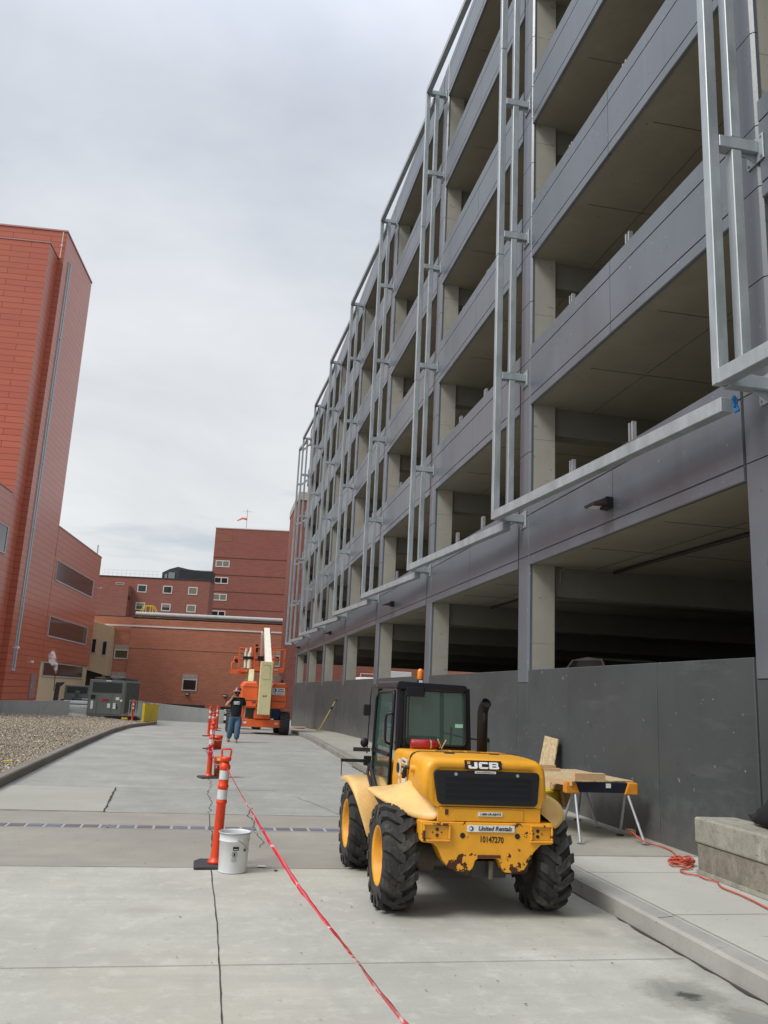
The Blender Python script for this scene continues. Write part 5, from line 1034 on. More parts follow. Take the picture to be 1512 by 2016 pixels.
def worker(loc, rz):
    p = thing('person', loc, 'man in maroon hard hat, black t-shirt and jeans walking with a hand to his ear', 'person')
    L = loc
    J = {'pelvis': ((0, 0, .90), (.15, .11)), 'belly': ((0, -.02, 1.05), (.155, .125)), 'chest': ((0, 0, 1.26), (.17, .12)), 'neckb': ((0, 0, 1.40), (.09, .08)), 'neck': ((0, -.03, 1.47), .052), 'head': ((0, -.06, 1.56), (.075, .09)), 'crown': ((0, -.055, 1.65), (.065, .08)),
         'shR': ((-.18, 0, 1.36), .07), 'elR': ((-.33, -.10, 1.13), .047), 'wrR': ((-.16, -.13, 1.38), .032), 'haR': ((-.11, -.12, 1.46), (.035, .03)),
         'shL': ((.18, 0, 1.36), .07), 'elL': ((.27, .03, 1.09), .047), 'wrL': ((.27, -.06, .86), .031), 'haL': ((.26, -.08, .79), (.025, .035)),
         'hipR': ((-.10, 0, .84), .09), 'knR': ((-.14, .04, .47), .06), 'anR': ((-.165, .22, .12), .045), 'toR': ((-.17, .12, .04), .04), 'hipL': ((.10, 0, .84), .09), 'knL': ((.08, -.10, .47), .06), 'anL': ((.06, -.12, .09), .045), 'toL': ((.06, -.26, .045), .04)}
    E_ = [('pelvis', 'belly'), ('belly', 'chest'), ('chest', 'neckb'), ('neckb', 'neck'), ('neck', 'head'), ('head', 'crown'), ('chest', 'shR'), ('shR', 'elR'), ('elR', 'wrR'), ('wrR', 'haR'), ('chest', 'shL'), ('shL', 'elL'), ('elL', 'wrL'), ('wrL', 'haL'),
          ('pelvis', 'hipR'), ('hipR', 'knR'), ('knR', 'anR'), ('anR', 'toR'), ('pelvis', 'hipL'), ('hipL', 'knL'), ('knL', 'anL'), ('anL', 'toL')]
    body = skin('body', J, E_, m_skin, p, L)
    J2 = {'b0': ((0, -.005, .76), (.18, .14)), 'b': ((0, -.01, .90), (.18, .145)), 'c': ((0, -.02, 1.02), (.185, .15)), 'd': ((0, 0, 1.27), (.195, .14)), 'e': ((0, 0, 1.40), (.12, .09)), 'r': ((-.20, 0, 1.35), .085), 'r2': ((-.275, -.05, 1.22), .075), 'l': ((.20, 0, 1.35), .085), 'l2': ((.25, .02, 1.16), .078)}
    sh = skin('t_shirt', J2, [('b0', 'b'), ('b', 'c'), ('c', 'd'), ('d', 'e'), ('d', 'r'), ('r', 'r2'), ('d', 'l'), ('l', 'l2')], m_shirt, p, L)
    J3 = {'w': ((0, 0, .95), (.165, .13)), 'hR': ((-.10, 0, .74), .12), 'kR': ((-.13, .03, .45), .10), 'aR': ((-.155, .17, .13), .09), 'hL': ((.10, 0, .74), .12), 'kL': ((.085, -.10, .45), .10), 'aL': ((.07, -.12, .11), .092)}
    skin('jeans', J3, [('w', 'hR'), ('hR', 'kR'), ('kR', 'aR'), ('w', 'hL'), ('hL', 'kL'), ('kL', 'aL')], m_jean, p, L)
    lp = Vector(loc)
    for x, y, a in ((-.17, .16, .3), (.065, -.19, 0)):
        q = MB().ell(lp + Vector((x, y - .02, .045 + a * .12)), (.052, .13, .05), 12, 8); q.ell(lp + Vector((x, y + .06, .08 + a * .12)), (.05, .06, .07), 10, 6); q.build('boot', m_boot, p)
    hh = MB().lathe([(0, .118), (.03, .118), (.07, .108), (.11, .08), (.135, .03), (.137, .001)], lp + Vector((0, -.06, 1.615)), 'z', 24); hat = hh.build('hard_hat', m_maroon, p)
    MB().lathe([(0, .112), (.0, .155), (.012, .155), (.014, .118)], lp + Vector((0, -.075, 1.607)), 'z', 24).build('brim', plain('pale_pink_brim', (.62, .42, .40), .4), hat)
    MB().ell(lp + Vector((-.045, -.155, 1.66)), (.03, .018, .028), 10, 6).build('sticker', m_wht, hat)
    MB().lathe([(0, .119), (.012, .119)], lp + Vector((0, -.06, 1.63)), 'z', 24).build('pale_band', plain('pale_helmet_band', (.6, .35, .33), .4), hat)
    f = MB(); hc = lp + Vector((0, -.06, 1.56))
    f.ell(hc + Vector((0, -.098, -.012)), (.014, .022, .024), 8, 6); f.build('nose', m_skin, body)
    for s_ in (-1, 1): MB().ell(hc + Vector((s_ * .03, -.083, .015)), (.012, .008, .007), 8, 6).build('eye', m_hair, body); MB().ell(hc + Vector((s_ * .083, 0, -.0)), (.01, .022, .03), 8, 6).build('ear', m_skin, body)
    MB().ell(hc + Vector((0, -.086, -.05)), (.026, .01, .008), 8, 6).build('mouth', plain('lips', (.3, .1, .08), .6), body)
    MB().ell(hc + Vector((0, .012, .015)), (.084, .09, .085), 14, 10).build('hair', m_hair, p); MB().ell(hc + Vector((0, -.05, -.06)), (.058, .045, .035), 12, 8).build('beard', m_hair, p)
    # hands: palm, four fingers and a thumb each
    def hand(base, dirv, upv, curl):
        dirv = Vector(dirv).normalized(); upv = Vector(upv).normalized(); sd = dirv.cross(upv).normalized(); b = lp + Vector(base); q = MB()
        q.obox(b + dirv * .035, (.075, .025, .08), None, sd, upv, dirv)
        for k, ln in enumerate((.066, .076, .07, .055)):
            s0 = b + dirv * .072 + sd * (-.028 + .019 * k); s1 = s0 + (dirv * .6 - upv * curl * .4).normalized() * ln * .5; s2 = s1 + (dirv * (1 - curl) - upv * curl).normalized() * ln * .5; q.tube([s0, s1, s2], [.0095, .0088, .007], 6)
        t0 = b + dirv * .015 - sd * .035; q.tube([t0, t0 - sd * .028 + dirv * .03 - upv * .01, t0 - sd * .03 + dirv * .06 - upv * .018], [.012, .010, .008], 6); q.build('hand', m_skin, body)
    hand((-.155, -.135, 1.395), (.45, .25, 1), (-1, -.2, .2), .5); hand((.268, -.065, .84), (-.05, -.15, -1), (1, 0, 0), .5)
    bx(lp.x - .105, lp.x - .093, lp.y - .20, lp.y - .12, lp.z + 1.46, lp.z + 1.60).build('phone', m_black, p) if False else None
    # white winged emblem across the chest
    em = MB(); c = lp + Vector((0, -.158, 1.235))
    for s_ in (-1, 1):
        for (dx, dz, rx, rz_) in ((.05, .045, .055, .022), (.06, .01, .05, .018), (.05, -.025, .045, .02), (.02, .0, .03, .05)):
            em.ell(c + Vector((s_ * dx, abs(dx) * .22, dz)), (rx, .014, rz_), 12, 6)
    em.build('chest_print', plain('grey_print', (.42, .45, .45), .9), sh)
    return p
worker((.76, 27.6, -.035), 0)

# ---------------------------------------------------------------- orange boom lifts
def lift_tyre(xc, yc, r, wd, par, z0, so, ny=16):
    x0, x1 = xc - wd / 2, xc + wd / 2; rb = r - .03
    w_ = MB().lathe([(xc + so * wd * .2, .001), (xc + so * wd * .2, .22), (xc + so * wd * .45, .26)], (0, yc, z0 + r), 'x', 24).build('wheel', m_orc, par)
    ty = MB().lathe([(x0, .25), (x0, rb - .08), (x0 + .04, rb - .02), (xc, rb), (x1 - .04, rb - .02), (x1, rb - .08), (x1, .25)], (0, yc, z0 + r), 'x', 40)
    for k in range(22):
        for sd in (-1, 1):
            a0 = 2 * math.pi * (k + (.5 if sd > 0 else 0)) / 22; top, bot = [], []
            for (dx, da), q in zip([(-.02, 0), (wd * .3, .12), (wd * .49, .17), (wd * .51, .18)], (r, r, r - .02, r - .1)):
                for sgn, lst in ((-1, top), (1, bot)): a = a0 + da + sgn * .055; lst.append(Vector((xc + sd * dx, yc + math.sin(a) * q, z0 + r + math.cos(a) * q)))
            c = Vector((0, yc, z0 + r)); sh_ = lambda L: [Vector((p.x, c.y + (p.y - c.y) * .92, c.z + (p.z - c.z) * .92)) for p in L]
            ty.loft([sh_(top), top, bot, sh_(bot)], False)
    ty.build('tyre', m_rubberl, w_)
def boom_lift(ox, oy, label, main=True):
    zg = g(oy + 1.2)
    t = thing('boom_lift', (ox + 1.85, oy + 1.2, zg), label, 'boom lift', 'orange boom lifts at the far garage end')
    def X(v): return ox + v
    def Y(v): return oy + v
    for xc in (.82, 2.90): lift_tyre(X(xc), Y(0.95), .46, .38, t, zg, -1 if xc < 1.5 else 1)
    for xc in (.82, 2.86): lift_tyre(X(xc), Y(3.5), .46, .38, t, g(oy + 3.5), -1 if xc < 1.5 else 1)
    bx(X(1.18), X(2.72), Y(.70), Y(.95), zg + .28, zg + .58).build('axle_beam', m_orl, t, bevel=.02); bx(X(1.45), X(2.35), Y(.9), Y(3.6), zg + .35, zg + .75).build('chassis', m_orl, t, bevel=.03)
    bx(X(1.65), X(2.30), Y(.66), Y(.95), zg + .60, zg + .95).build('axle_housing', m_orl, t, bevel=.03)
    for x in (1.25, 2.50): bx(X(x), X(x + .14), Y(.688), Y(.698), zg + .40, zg + .48).build('reflector', m_refl, t)
    MB().cyl((X(1.95), Y(2.2), zg + .74), (X(1.95), Y(2.2), zg + .92), .5, 28).build('slew_ring', m_darkmetal, t)
    def pod(x0, x1, nm):
        rows = []
        for y, dz, dx in ((Y(.55), .06, .04), (Y(.62), 0, 0), (Y(1.4), -.01, -.01), (Y(3.3), 0, 0), (Y(3.4), .08, .05)):
            rows.append([(x0 + dx, y, zg + 1.02 + dz), (x0 + dx, y, zg + 1.25), (x0 + dx + .02, y, zg + 1.85 - dz), (x0 + dx + .10, y, zg + 2.03 - dz), (x1 - dx - .10, y, zg + 2.05 - dz), (x1 - dx - .02, y, zg + 1.93 - dz), (x1 - dx, y, zg + 1.25), (x1 - dx - .06, y, zg + 1.02 + dz)])
        mb = MB(); mb.loft(rows, False, True); mb.add(rows[0], [tuple(range(8))]); mb.add(rows[-1], [tuple(range(8))]); p = mb.build(nm, m_orl, t, bevel=.03, segs=3)
        bx(x0 + .03, x1 - .03, Y(.535), Y(.552), zg + 1.30, zg + 1.315).build('seam', m_darkmetal, p); bx(x0 + .04, x1 - .04, Y(.535), Y(.56), zg + 1.83, zg + 1.84).build('seam', m_darkmetal, p); return p
    pL = pod(X(1.08), X(1.78), 'engine_hood'); pR = pod(X(2.27), X(2.93), 'tank_hood')
    MB().box(X(1.3), X(1.7), Y(.8), Y(1.2), zg + .62, zg + 1.0).build('pump', m_darkmetal, t)
    text('maker_text', 'JLG', .10, m_blk, pL, (X(1.62), Y(.532), zg + 1.24), (1, 0, 0), (0, 0, 1), .002, bold=.004)
    if main:
        sgn_ = bx(X(2.30), X(2.80), Y(.515), Y(.545), zg + 1.56, zg + 1.84).build('hire_sign', m_wht, pR)
        MB().cyl((X(2.40), Y(.513), zg + 1.74), (X(2.40), Y(.509), zg + 1.74), .075, 20).build('logo_ring', plain('navy_print', (.03, .04, .2), .5), sgn_); MB().cyl((X(2.375), Y(.508), zg + 1.74), (X(2.375), Y(.506), zg + 1.74), .042, 16).build('logo_core', m_wht, sgn_)
        text('sign_text', 'United', .085, m_blk, sgn_, (X(2.63), Y(.511), zg + 1.785), (1, 0, 0), (0, 0, 1), .001, bold=.002, shear=.2); text('sign_text', 'Rentals', .085, m_blk, sgn_, (X(2.63), Y(.511), zg + 1.705), (1, 0, 0), (0, 0, 1), .001, bold=.002, shear=.2); text('sign_text', '1-800-UR-RENTS', .055, m_blk, sgn_, (X(2.55), Y(.511), zg + 1.60), (1, 0, 0), (0, 0, 1), .001, bold=.001)
    # main boom base seen end-on, then the raised boom going up and away
    bb = MB(); bb.prism([(X(1.76), zg + .78), (X(2.24), zg + .78), (X(2.245), zg + 2.84), (X(1.755), zg + 2.84)], 'y', Y(.02), Y(.55)); b0 = bb.build('boom_base', m_orc, t, bevel=.02, segs=2)
    b0.rotation_euler = (0, 0, 0)
    MB().tube([(x, Y(.015), z) for x, z in rpoly([(X(1.85), zg + 2.15), (X(2.13), zg + 2.15), (X(2.13), zg + 2.7), (X(1.85), zg + 2.7)], .03)], .005, 4).build('end_cover', worn('olive_line', (.35, .33, .18), .6), b0)
    text('boom_name', 'JLG', .085, m_blk, b0, (X(2.0), Y(.018), zg + 1.5), (1, 0, 0), (0, 0, 1), .001, bold=.003, sx=1.2)
    b1 = MB().bar((X(2.10), Y(.6), zg + 2.55), (X(2.30), Y(7.6), zg + 4.55), .27, .32).build('main_boom', plain('pale_cream_paint', (.80, .76, .62), .45), t, bevel=.01)
    MB().cyl((X(2.12), Y(7.65), zg + 4.58), (X(2.5), Y(7.65), zg + 4.58), .12, 14).build('knuckle', m_red, t)
    MB().bar((X(2.10), Y(7.7), zg + 4.50), (X(2.17), Y(8.1), zg + 3.30), .12, .16, (0, 1, 0)).build('jib', plain('pale_pink_paint', (.72, .55, .48), .5), t, bevel=.01)
    MB().box(X(1.98), X(2.28), Y(7.95), Y(8.3), zg + 3.12, zg + 3.34).build('rotator', m_black, t)
    bx(X(2.36), X(2.66), Y(1.4), Y(1.8), zg + 2.1, zg + 2.3).build('control_box', m_pipe, t); 
    MB().tube([(X(2.75), Y(1.5), zg + 2.03), (X(2.75), Y(1.5), zg + 2.16)], .05, 10).build('exhaust_stub', m_darkmetal, t)
    return t, X, Y, zg
def basket(par, x0, x1, y0, y1, z, h=1.05, names=True):
    fl = MB().box(x0, x1, y0, y1, z, z + .20).build('platform_floor', m_orl, par, bevel=.01)
    q = MB()
    for zz in (z + .62, z + h): q.tube([(x0, y0, zz), (x1, y0, zz), (x1, y1, zz), (x0, y1, zz), (x0, y0, zz)], .028, 6)
    q.build('guard_rail', m_orl, par); q = MB()
    n = 3
    for yy in (y0, y1):
        for k in range(n + 1): x = x0 + (x1 - x0) * k / n; MB().bar((x, yy, z + .2), (x, yy, z + h), .045, .045).build('rail_post', m_orl, par)
    return fl
lift, X_, Y_, zg = boom_lift(0.0, 33.7, 'nearer orange boom lift with tall cream boom end and deep lugged tyres')
bk = basket(lift, 1.85, 3.35, 42.2, 43.1, 2.55, 1.15)
text('basket_name', 'JLG', .12, m_white, bk, (2.95, 42.19, 2.66), (1, 0, 0), (0, 0, 1), .002, bold=.004)
bx(1.87, 2.0, 42.3, 42.6, 3.45, 3.85).build('control_panel', m_black, lift)
lift2 = thing('boom_lift', (1.7, 46.5, g(46)), 'farther orange boom lift whose basket and cream jib show left of the near one', 'boom lift', 'orange boom lifts at the far garage end')
bk2 = basket(lift2, 1.10, 2.15, 42.4, 43.2, 2.48, 1.15); text('basket_name', 'JLG', .12, m_white, bk2, (1.58, 42.39, 2.58), (1, 0, 0), (0, 0, 1), .002, bold=.004)
bk3 = MB().box(.76, 1.75, 43.3, 44.1, 2.38, 2.58).build('lower_step', m_orl, lift2, bevel=.01)
MB().tube([(.78, 43.32, 2.5), (.80, 43.32, 2.95), (.95, 43.32, 2.95)], .03, 6).tube([(.86, 43.35, 2.9), (.92, 43.35, 3.25), (1.1, 43.35, 3.2)], .025, 6).build('gate_rail', m_orl, lift2)
bx(.90, 1.12, 43.35, 43.5, 2.92, 3.12).build('control_panel', m_black, lift2, bevel=.02)
m_pc = plain('glossy_cream_paint', (.78, .72, .58), .35)
MB().cyl((1.42, 42.3, 2.68), (1.40, 42.35, 3.45), .06, 12).cyl((1.62, 42.3, 2.66), (1.60, 42.35, 3.42), .11, 14).cyl((1.42, 42.3, 3.45), (1.42, 42.3, 3.62), .05, 10).cyl((1.64, 42.3, 3.42), (1.64, 42.3, 3.68), .085, 12, .04).build('jib_cylinder', m_pc, lift2)
bx(1.28, 1.80, 42.2, 42.38, 3.10, 3.24).build('cross_clamp', m_black, lift2, bevel=.03)
MB().bar((1.70, 41.0, 1.90), (1.76, 42.3, 2.50), .26, .3).build('boom_end', m_orc, lift2, bevel=.01); MB().bar((1.68, 43.0, 2.3), (1.7, 46.3, 1.6), .28, .3).build('main_boom', m_orc, lift2)
MB().box(1.3, 2.1, 45.0, 48.2, g(46) + .35, g(46) + 1.5).build('chassis', m_orl, lift2, bevel=.05)
for xc in (1.0, 2.4):
    for yy in (45.3, 47.9): lift_tyre(xc, yy, .46, .34, lift2, g(yy), -1 if xc < 1.5 else 1)
tag(MB().prism(rpoly([(2.36, g(35.5) + .62), (2.74, g(35.5) + .62), (2.76, g(35.5) + 1.0), (2.34, g(35.5) + 1.0)], .03), 'y', 35.2, 35.6).build('blue_crate', m_blue, None, bevel=.01), 'bright blue bin tucked between the orange lift body and its right wheel', 'crate')

# ---------------------------------------------------------------- delineator posts, pails, tape
def delineator(x, y, label, lean=0.0, leany=0.0, h=1.06, rz=0.0):
    t = thing('delineator_post', (x, y, g(y)), label, 'delineator', 'orange delineator posts along the road'); z = g(y); c = (x, y, z)
    MB().prism([(x - .21, y - .21), (x + .16, y - .19), (x + .21, y - .02), (x + .17, y + .2), (x - .14, y + .21), (x - .2, y + .1)], 'z', z + .002, z + .024).build('rubber_base', m_rubm, t, bevel=.006)
    pr = [(.025, .080), (.07, .056), (.09, .050), (.56, .0445), (.572, .053), (.588, .053), (.60, .0465), (.69, .0465)]
    MB().lathe([(.025, .001)] + pr[:1] + [(.045, .074), (.06, .054), (.09, .050)] + pr[3:7] + [(.705, .0465)], c, 'z', 24).build('post', m_or, t)
    MB().lathe([(.605, .0485), (.695, .0485)], c, 'z', 24).build('reflective_band', m_refl, t); MB().lathe([(.706, .0465), (.712, .053), (.735, .054), (.742, .047), (.78, .0465), (.79, .0465), (.88, .046), (.89, .053), (.915, .054), (.935, .040), (.95, .034), (.955, .001)], c, 'z', 24).build('upper_post', m_or, t)
    MB().lathe([(.79, .0485), (.875, .048)], c, 'z', 24).build('reflective_band', m_refl, t)
    lp = MB().lathe([(.955, .035), (.965, .05), (.985, .056), (1.0, .05), (1.005, .001)], c, 'z', 16)
    lp.tube([(x - .04, y, z + 1.0), (x - .046, y, z + 1.055), (x - .04, y, z + 1.075), (x + .04, y, z + 1.075), (x + .046, y, z + 1.055), (x + .04, y, z + 1.0)], .010, 8); lp.build('loop_handle', m_or, t)
    t.rotation_euler = (leany, lean, rz); return t
d1 = delineator(.16, 8.62, 'nearest orange delineator post, behind the white metal pail', R(1.0), 0, rz=R(3))
d2 = delineator(.05, 16.65, 'second orange delineator post, standing beside the orange bucket', 0, R(0), rz=R(20))
d3 = delineator(.08, 24.2, 'third orange delineator post, with pink tape bunched in front', rz=R(50))
d4 = delineator(-.04, 30.6, 'fourth orange delineator post, tallest looking of the far ones, left of the walking man', rz=R(10))
d5 = delineator(.25, 37.5, 'fifth orange delineator post, farther down the road', rz=R(5)); d6 = delineator(.33, 44.0, 'farthest orange delineator post, by the grey utility box', rz=R(33))
d7 = delineator(-3.95, 45.4, 'orange delineator post standing on the pad left of the yellow barrier'); d7.location.z = gl(-3.95, 45.4)
# pails
pl = thing('metal_pail', (.36, 8.33, 0), 'scuffed white metal pail with black label, standing by the nearest orange post', 'pail')
c = (.315, 8.36, .002)
MB().lathe([(0, .001), (0, .128), (.006, .134), (.012, .130), (.015, .130), (.27, .138), (.274, .143), (.280, .143), (.284, .139), (.335, .142), (.340, .148), (.347, .150), (.352, .146), (.350, .141), (.335, .138), (.02, .126), (.02, .001)], c, 'z', 48).build('pail_body', m_pail, pl)
MB().lathe([(.336, .1425), (.340, .151), (.348, .153), (.3535, .148), (.352, .144)], c, 'z', 48).build('rim', m_galv, pl)
def curved(name, a0, a1, z0, z1, r, m_, par, n=8):
    vs = []; 
    rows = [[(c[0] + r * math.sin(a0 + (a1 - a0) * i / n), c[1] - r * math.cos(a0 + (a1 - a0) * i / n), z) for i in range(n + 1)] for z in (z0, z1)]
    return MB().loft(rows, True).build(name, m_, par)
curved('name_label', -.10, .30, .205, .238, .1385, m_blk, pl); lb = curved('label_strip', -.05, .25, .213, .217, .1392, m_wht, pl); curved('fine_print', -.14, .18, .11, .14, .1365, plain('faint_print', (.35, .36, .36), .5), pl)
for r0, mm in ((.024, m_blk),):
    q = MB(); a = .04; q.tube([(c[0] + .138 * math.sin(a + .17 * math.cos(k * .3927)), c[1] - .1385 * math.cos(a + .17 * math.cos(k * .3927)), .172 + .024 * math.sin(k * .3927)) for k in range(17)], .0016, 4); q.build('warning_ring', m_blk, pl)
curved('warning_figure', -.03, .09, .158, .184, .1382, m_blk, pl, 4)
MB().tube([(c[0] + .144 * math.sin(a), c[1] - .147 * math.cos(a), z) for a, z in ((.15, .295), (.3, .29), (.55, .262), (.8, .235), (1.05, .205), (1.15, .195))], .0035, 6).build('wire_handle', m_steel, pl); MB().ell((c[0] + .141 * math.sin(.75), c[1] - .141 * math.cos(.75), .205), (.012, .012, .012), 8, 6).build('ear', m_darkmetal, pl)
def bucket(x, y, label, m_, h=.37, r=.145, txt=True):
    z = g(y); t = thing('bucket', (x, y, z), label, 'bucket', 'orange buckets by the posts')
    MB().lathe([(.002, .001), (.002, r * .86), (h * .82, r * .97), (h * .83, r * 1.04), (h * .87, r * 1.04), (h * .88, r), (h, r * 1.02), (h, r * .96), (.02, r * .82), (.02, .001)], (x, y, z), 'z', 32).build('bucket_body', m_, t)
    MB().tube([(x - r, y, z + h * .85), (x - r * .9, y - r * .8, z + h * .70), (x, y - r * 1.15, z + h * .62), (x + r * .9, y - r * .8, z + h * .70), (x + r, y, z + h * .85)], .004, 6).build('wire_handle', m_wht, t)
    if txt:
        for k, ch in enumerate('HOMER'): text('print', ch, .055, m_blk, t, (x - .055, y - r * .93, z + .27 - .042 * k), (0, 0, -1), (1, 0, 0), .001, bold=.001) if False else None
        q = MB()
        for k in range(5): q.obox((x - .06, y - r * .90 - .004 * k * .2, z + .27 - k * .04), (.042, .004, .022), None, (1, 0, 0), (0, 1, 0), (0, 0, 1))
        q.build('black_print', m_blk, t)
    return t
m_orb = worn('orange_bucket_plastic', (.80, .19, .015), .4, .08, 3, bump=0)
bucket(.27, 16.75, 'orange bucket with black print beside the second orange post', m_orb); bucket(.22, 24.3, 'red orange bucket hung low behind the third orange post', m_or, txt=False)
# barricade tape: red with white flecks, twisted like rope near the camera
m_tape = Mat('red_white_tape', .25); _n = m_tape.noise(9, 3, .6, (.6, .6, 3)); _n2 = m_tape.noise(40, 2)
m_tape.col(m_tape.mix(m_tape.rng(_n2, .66, .69, 0, .9), m_tape.mix(m_tape.rng(_n, .60, .66), (.60, .014, .035), (.80, .55, .56)), (.05, .01, .012)))
def tape(pts, w_, tw, name, label, wfun=None):
    P = [Vector(p) for p in pts]; dense = []
    for a, b in zip(P[:-1], P[1:]):
        for i in range(24): dense.append(a + (b - a) * i / 24)
    dense.append(P[-1]); A, B, C = [], [], []
    for i, p in enumerate(dense):
        a = (dense[min(i + 1, len(dense) - 1)] - dense[max(i - 1, 0)]).normalized(); u = a.cross(Vector((0, 0, 1))).normalized(); v = u.cross(a); an = tw * i + math.sin(i * .37) * .15; ww = w_ * (.9 + .1 * math.sin(i * .9)) / 2
        q = u * math.cos(an) + v * math.sin(an); A.append(p + q * ww); B.append(p - q * ww); C.append(p + a.cross(q) * ww * .7)
    mb = MB(); mb.loft([A, C, B], True); return tag(mb.build(name, m_tape), label, 'tape', 'lengths of red barrier tape')
tape([(.175, 8.56, .925), (.25, 7.3, .885), (.315, 6.0, .86), (.37, 4.8, .855), (.42, 3.7, .865), (.46, 2.9, .89), (.48, 2.3, .92), (.50, 1.6, .97)], .021, .03, 'barrier_tape', 'long red and white tape running from the nearest orange post to the foreground')
tape([(.13, 8.66, .93), (.105, 10.4, .74), (.08, 12.5, .66), (.05, 14.6, .74), (.045, 16.6, .90)], .03, .3, 'barrier_tape', 'pinkish sagging tape between the nearest two orange posts')
tape([(.05, 16.7, .90), (.06, 20, .72), (.08, 24.2, .9)], .04, .3, 'barrier_tape', 'far tape strung between the second and third orange posts')
q = MB()
for k in range(14): a = Vector((.02 + random.gauss(0, .03), 16.55, .50 + random.gauss(0, .05))); q.add([a, a + Vector((random.uniform(-.07, .07), .01, random.uniform(-.1, .08))), a + Vector((random.uniform(-.06, .06), -.02, random.uniform(-.1, .1)))], [(0, 1, 2)])
tag(q.build('tape_bundle', m_tape), 'bunched red tape tied round the second orange post', 'tape')
q = MB(); q.tube([(.08, 8.50, .93), (.13, 8.49, .95), (.09, 8.50, .90), (.05, 8.5, .86)], .005, 5); q.build('tape_knot', m_wht) if False else None

# ---------------------------------------------------------------- work bench, boards, cord on the sidewalk
ZS = .150
def sawhorse(y, label, xa=4.0, xb=5.02, wlab=True, zt=.93):
    t = thing('sawhorse', ((xa + xb) / 2, y, ZS), label, 'sawhorse', 'folding sawhorses')
    bx(xa + .10, xb - .10, y - .04, y + .04, zt - .115, zt).build('beam', plain('dark_blue_beam', (.012, .014, .028), .4), t, bevel=.006)
    for x0, x1 in ((xa, xa + .17), (xb - .17, xb)):
        s_ = 1 if x0 == xa else -1
        MB().prism([(x0, zt - .13), (x0, zt + .005), ((x1 - .05) if s_ > 0 else x0 + .05, zt + .005), (x1, zt - .13)] if s_ > 0 else [(x0, zt - .13), (x0 + .05, zt + .005), (x1, zt + .005), (x1, zt - .13)], 'y', y - .055, y + .055).build('end_bracket', m_orb if False else plain('amber_plastic', (.72, .27, .02), .45), t, bevel=.012)
    for xx, sx in ((xa + .12, -1), (xb - .12, 1)):
        for sy in (-1, 1):
            f = (xx + sx * .06, y + sy * .30, ZS + .01); lg = MB().tube([(xx, y + sy * .03, zt - .13), f], .0155, 10).build('leg', m_steel, t); bx(f[0] - .04, f[0] + .04, f[1] - .03, f[1] + .03, ZS + .001, ZS + .018).build('foot', m_darkmetal if sy > 0 else m_galv, lg, bevel=.004)
    if wlab: bx(xa + .50, xa + .56, y - .046, y - .041, zt - .06, zt - .01).build('label_plate', m_wht, t)
    return t
sawhorse(9.52, 'nearer folding sawhorse with amber ends carrying the strand board bench top', 4.10, 5.0, zt=.785); sawhorse(10.72, 'farther folding sawhorse under the back of the strand board bench top', 4.06, 4.99, False, zt=.785)
bt = MB(); vs = [(4.17, 9.40), (5.0, 9.56), (4.90, 11.0), (3.80, 10.9)]; bt.prism(vs, 'z', .790, .806); tag(bt.build('strand_board_top', m_osb, None, bevel=.001, segs=1), 'large strand board sheet laid flat across both sawhorses', 'board')
bt = MB(); bt.prism([(4.11, 9.50), (4.16, 9.44), (3.78, 10.92), (3.74, 10.92)], 'z', .74, .800); tag(bt.build('pine_plank', m_pine), 'long pine plank along the left edge of the strand board', 'plank')
def plank(name, c, sz, rz, label): q = MB(); a = R(rz); q.obox(c, sz, None, (math.cos(a), math.sin(a), 0), (-math.sin(a), math.cos(a), 0), (0, 0, 1)); return tag(q.build(name, m_pine, None, bevel=.002, segs=1), label, 'lumber', 'pine offcuts on the bench')
plank('lumber_block', (4.41, 9.55, .844), (.40, .10, .074), 5, 'thick pine block near the front edge of the bench top')
plank('lumber_block', (4.24, 10.62, .824), (.52, .10, .036), 2, 'lower pine offcut at the back left of the bench top'); plank('lumber_block', (4.20, 10.64, .862), (.50, .09, .038), 4, 'upper pine offcut stacked at the back left of the bench')
bd = MB(); ex = Vector((.10, -.99, 0)); a = Vector((4.92, 12.62, ZS + .003)); tp = Vector((5.165, 12.72, 1.16)); uz = (tp - a); hz = Vector((-.02, -.60, -.02)); th_ = Vector((.016, 0, -.004))
vs = [a, a + hz, tp + hz * .95, tp]; vs += [v - th_ for v in vs]; bd.add(vs, [(0, 1, 2, 3), (4, 7, 6, 5), (0, 4, 5, 1), (1, 5, 6, 2), (2, 6, 7, 3), (3, 7, 4, 0)]); tag(bd.build('leaning_board', m_osb), 'narrow strand board leaning upright against the dark wall', 'board')
yb = thing('yellow_drum', (4.60, 11.2, ZS), 'yellow plastic pail behind the bench legs beside the telehandler', 'pail')
MB().lathe([(.001, .001), (.001, .135), (.10, .140), (.105, .146), (.12, .146), (.125, .140), (.20, .142), (.205, .147), (.22, .147), (.225, .142), (.33, .143), (.335, .15), (.36, .15), (.375, .12), (.38, .001)], (4.60, 11.2, ZS), 'z', 32).build('pail_body', m_pvc_y, yb)
bx(4.5, 4.9, 11.36, 11.55, ZS + .001, ZS + .02).build('base_mat', plain('dark_green_mat', (.03, .09, .05), .7), yb)
tag(MB().prism([(4.58, .53), (4.60, .60), (4.74, .66), (4.86, .42), (4.80, .30), (4.74, .34), (4.70, .535)], 'y', 11.0, 11.14).build('cardboard_flap', plain('brown_card', (.42, .26, .10), .8), None, bevel=.01), 'brown folded carton resting on the yellow pail', 'carton')
tag(bx(5.08, 5.17, 9.86, 9.96, ZS + .001, ZS + .06).build('wood_chock', m_pine, None, bevel=.002), 'small pine chock on the sidewalk against the wall foot', 'lumber')
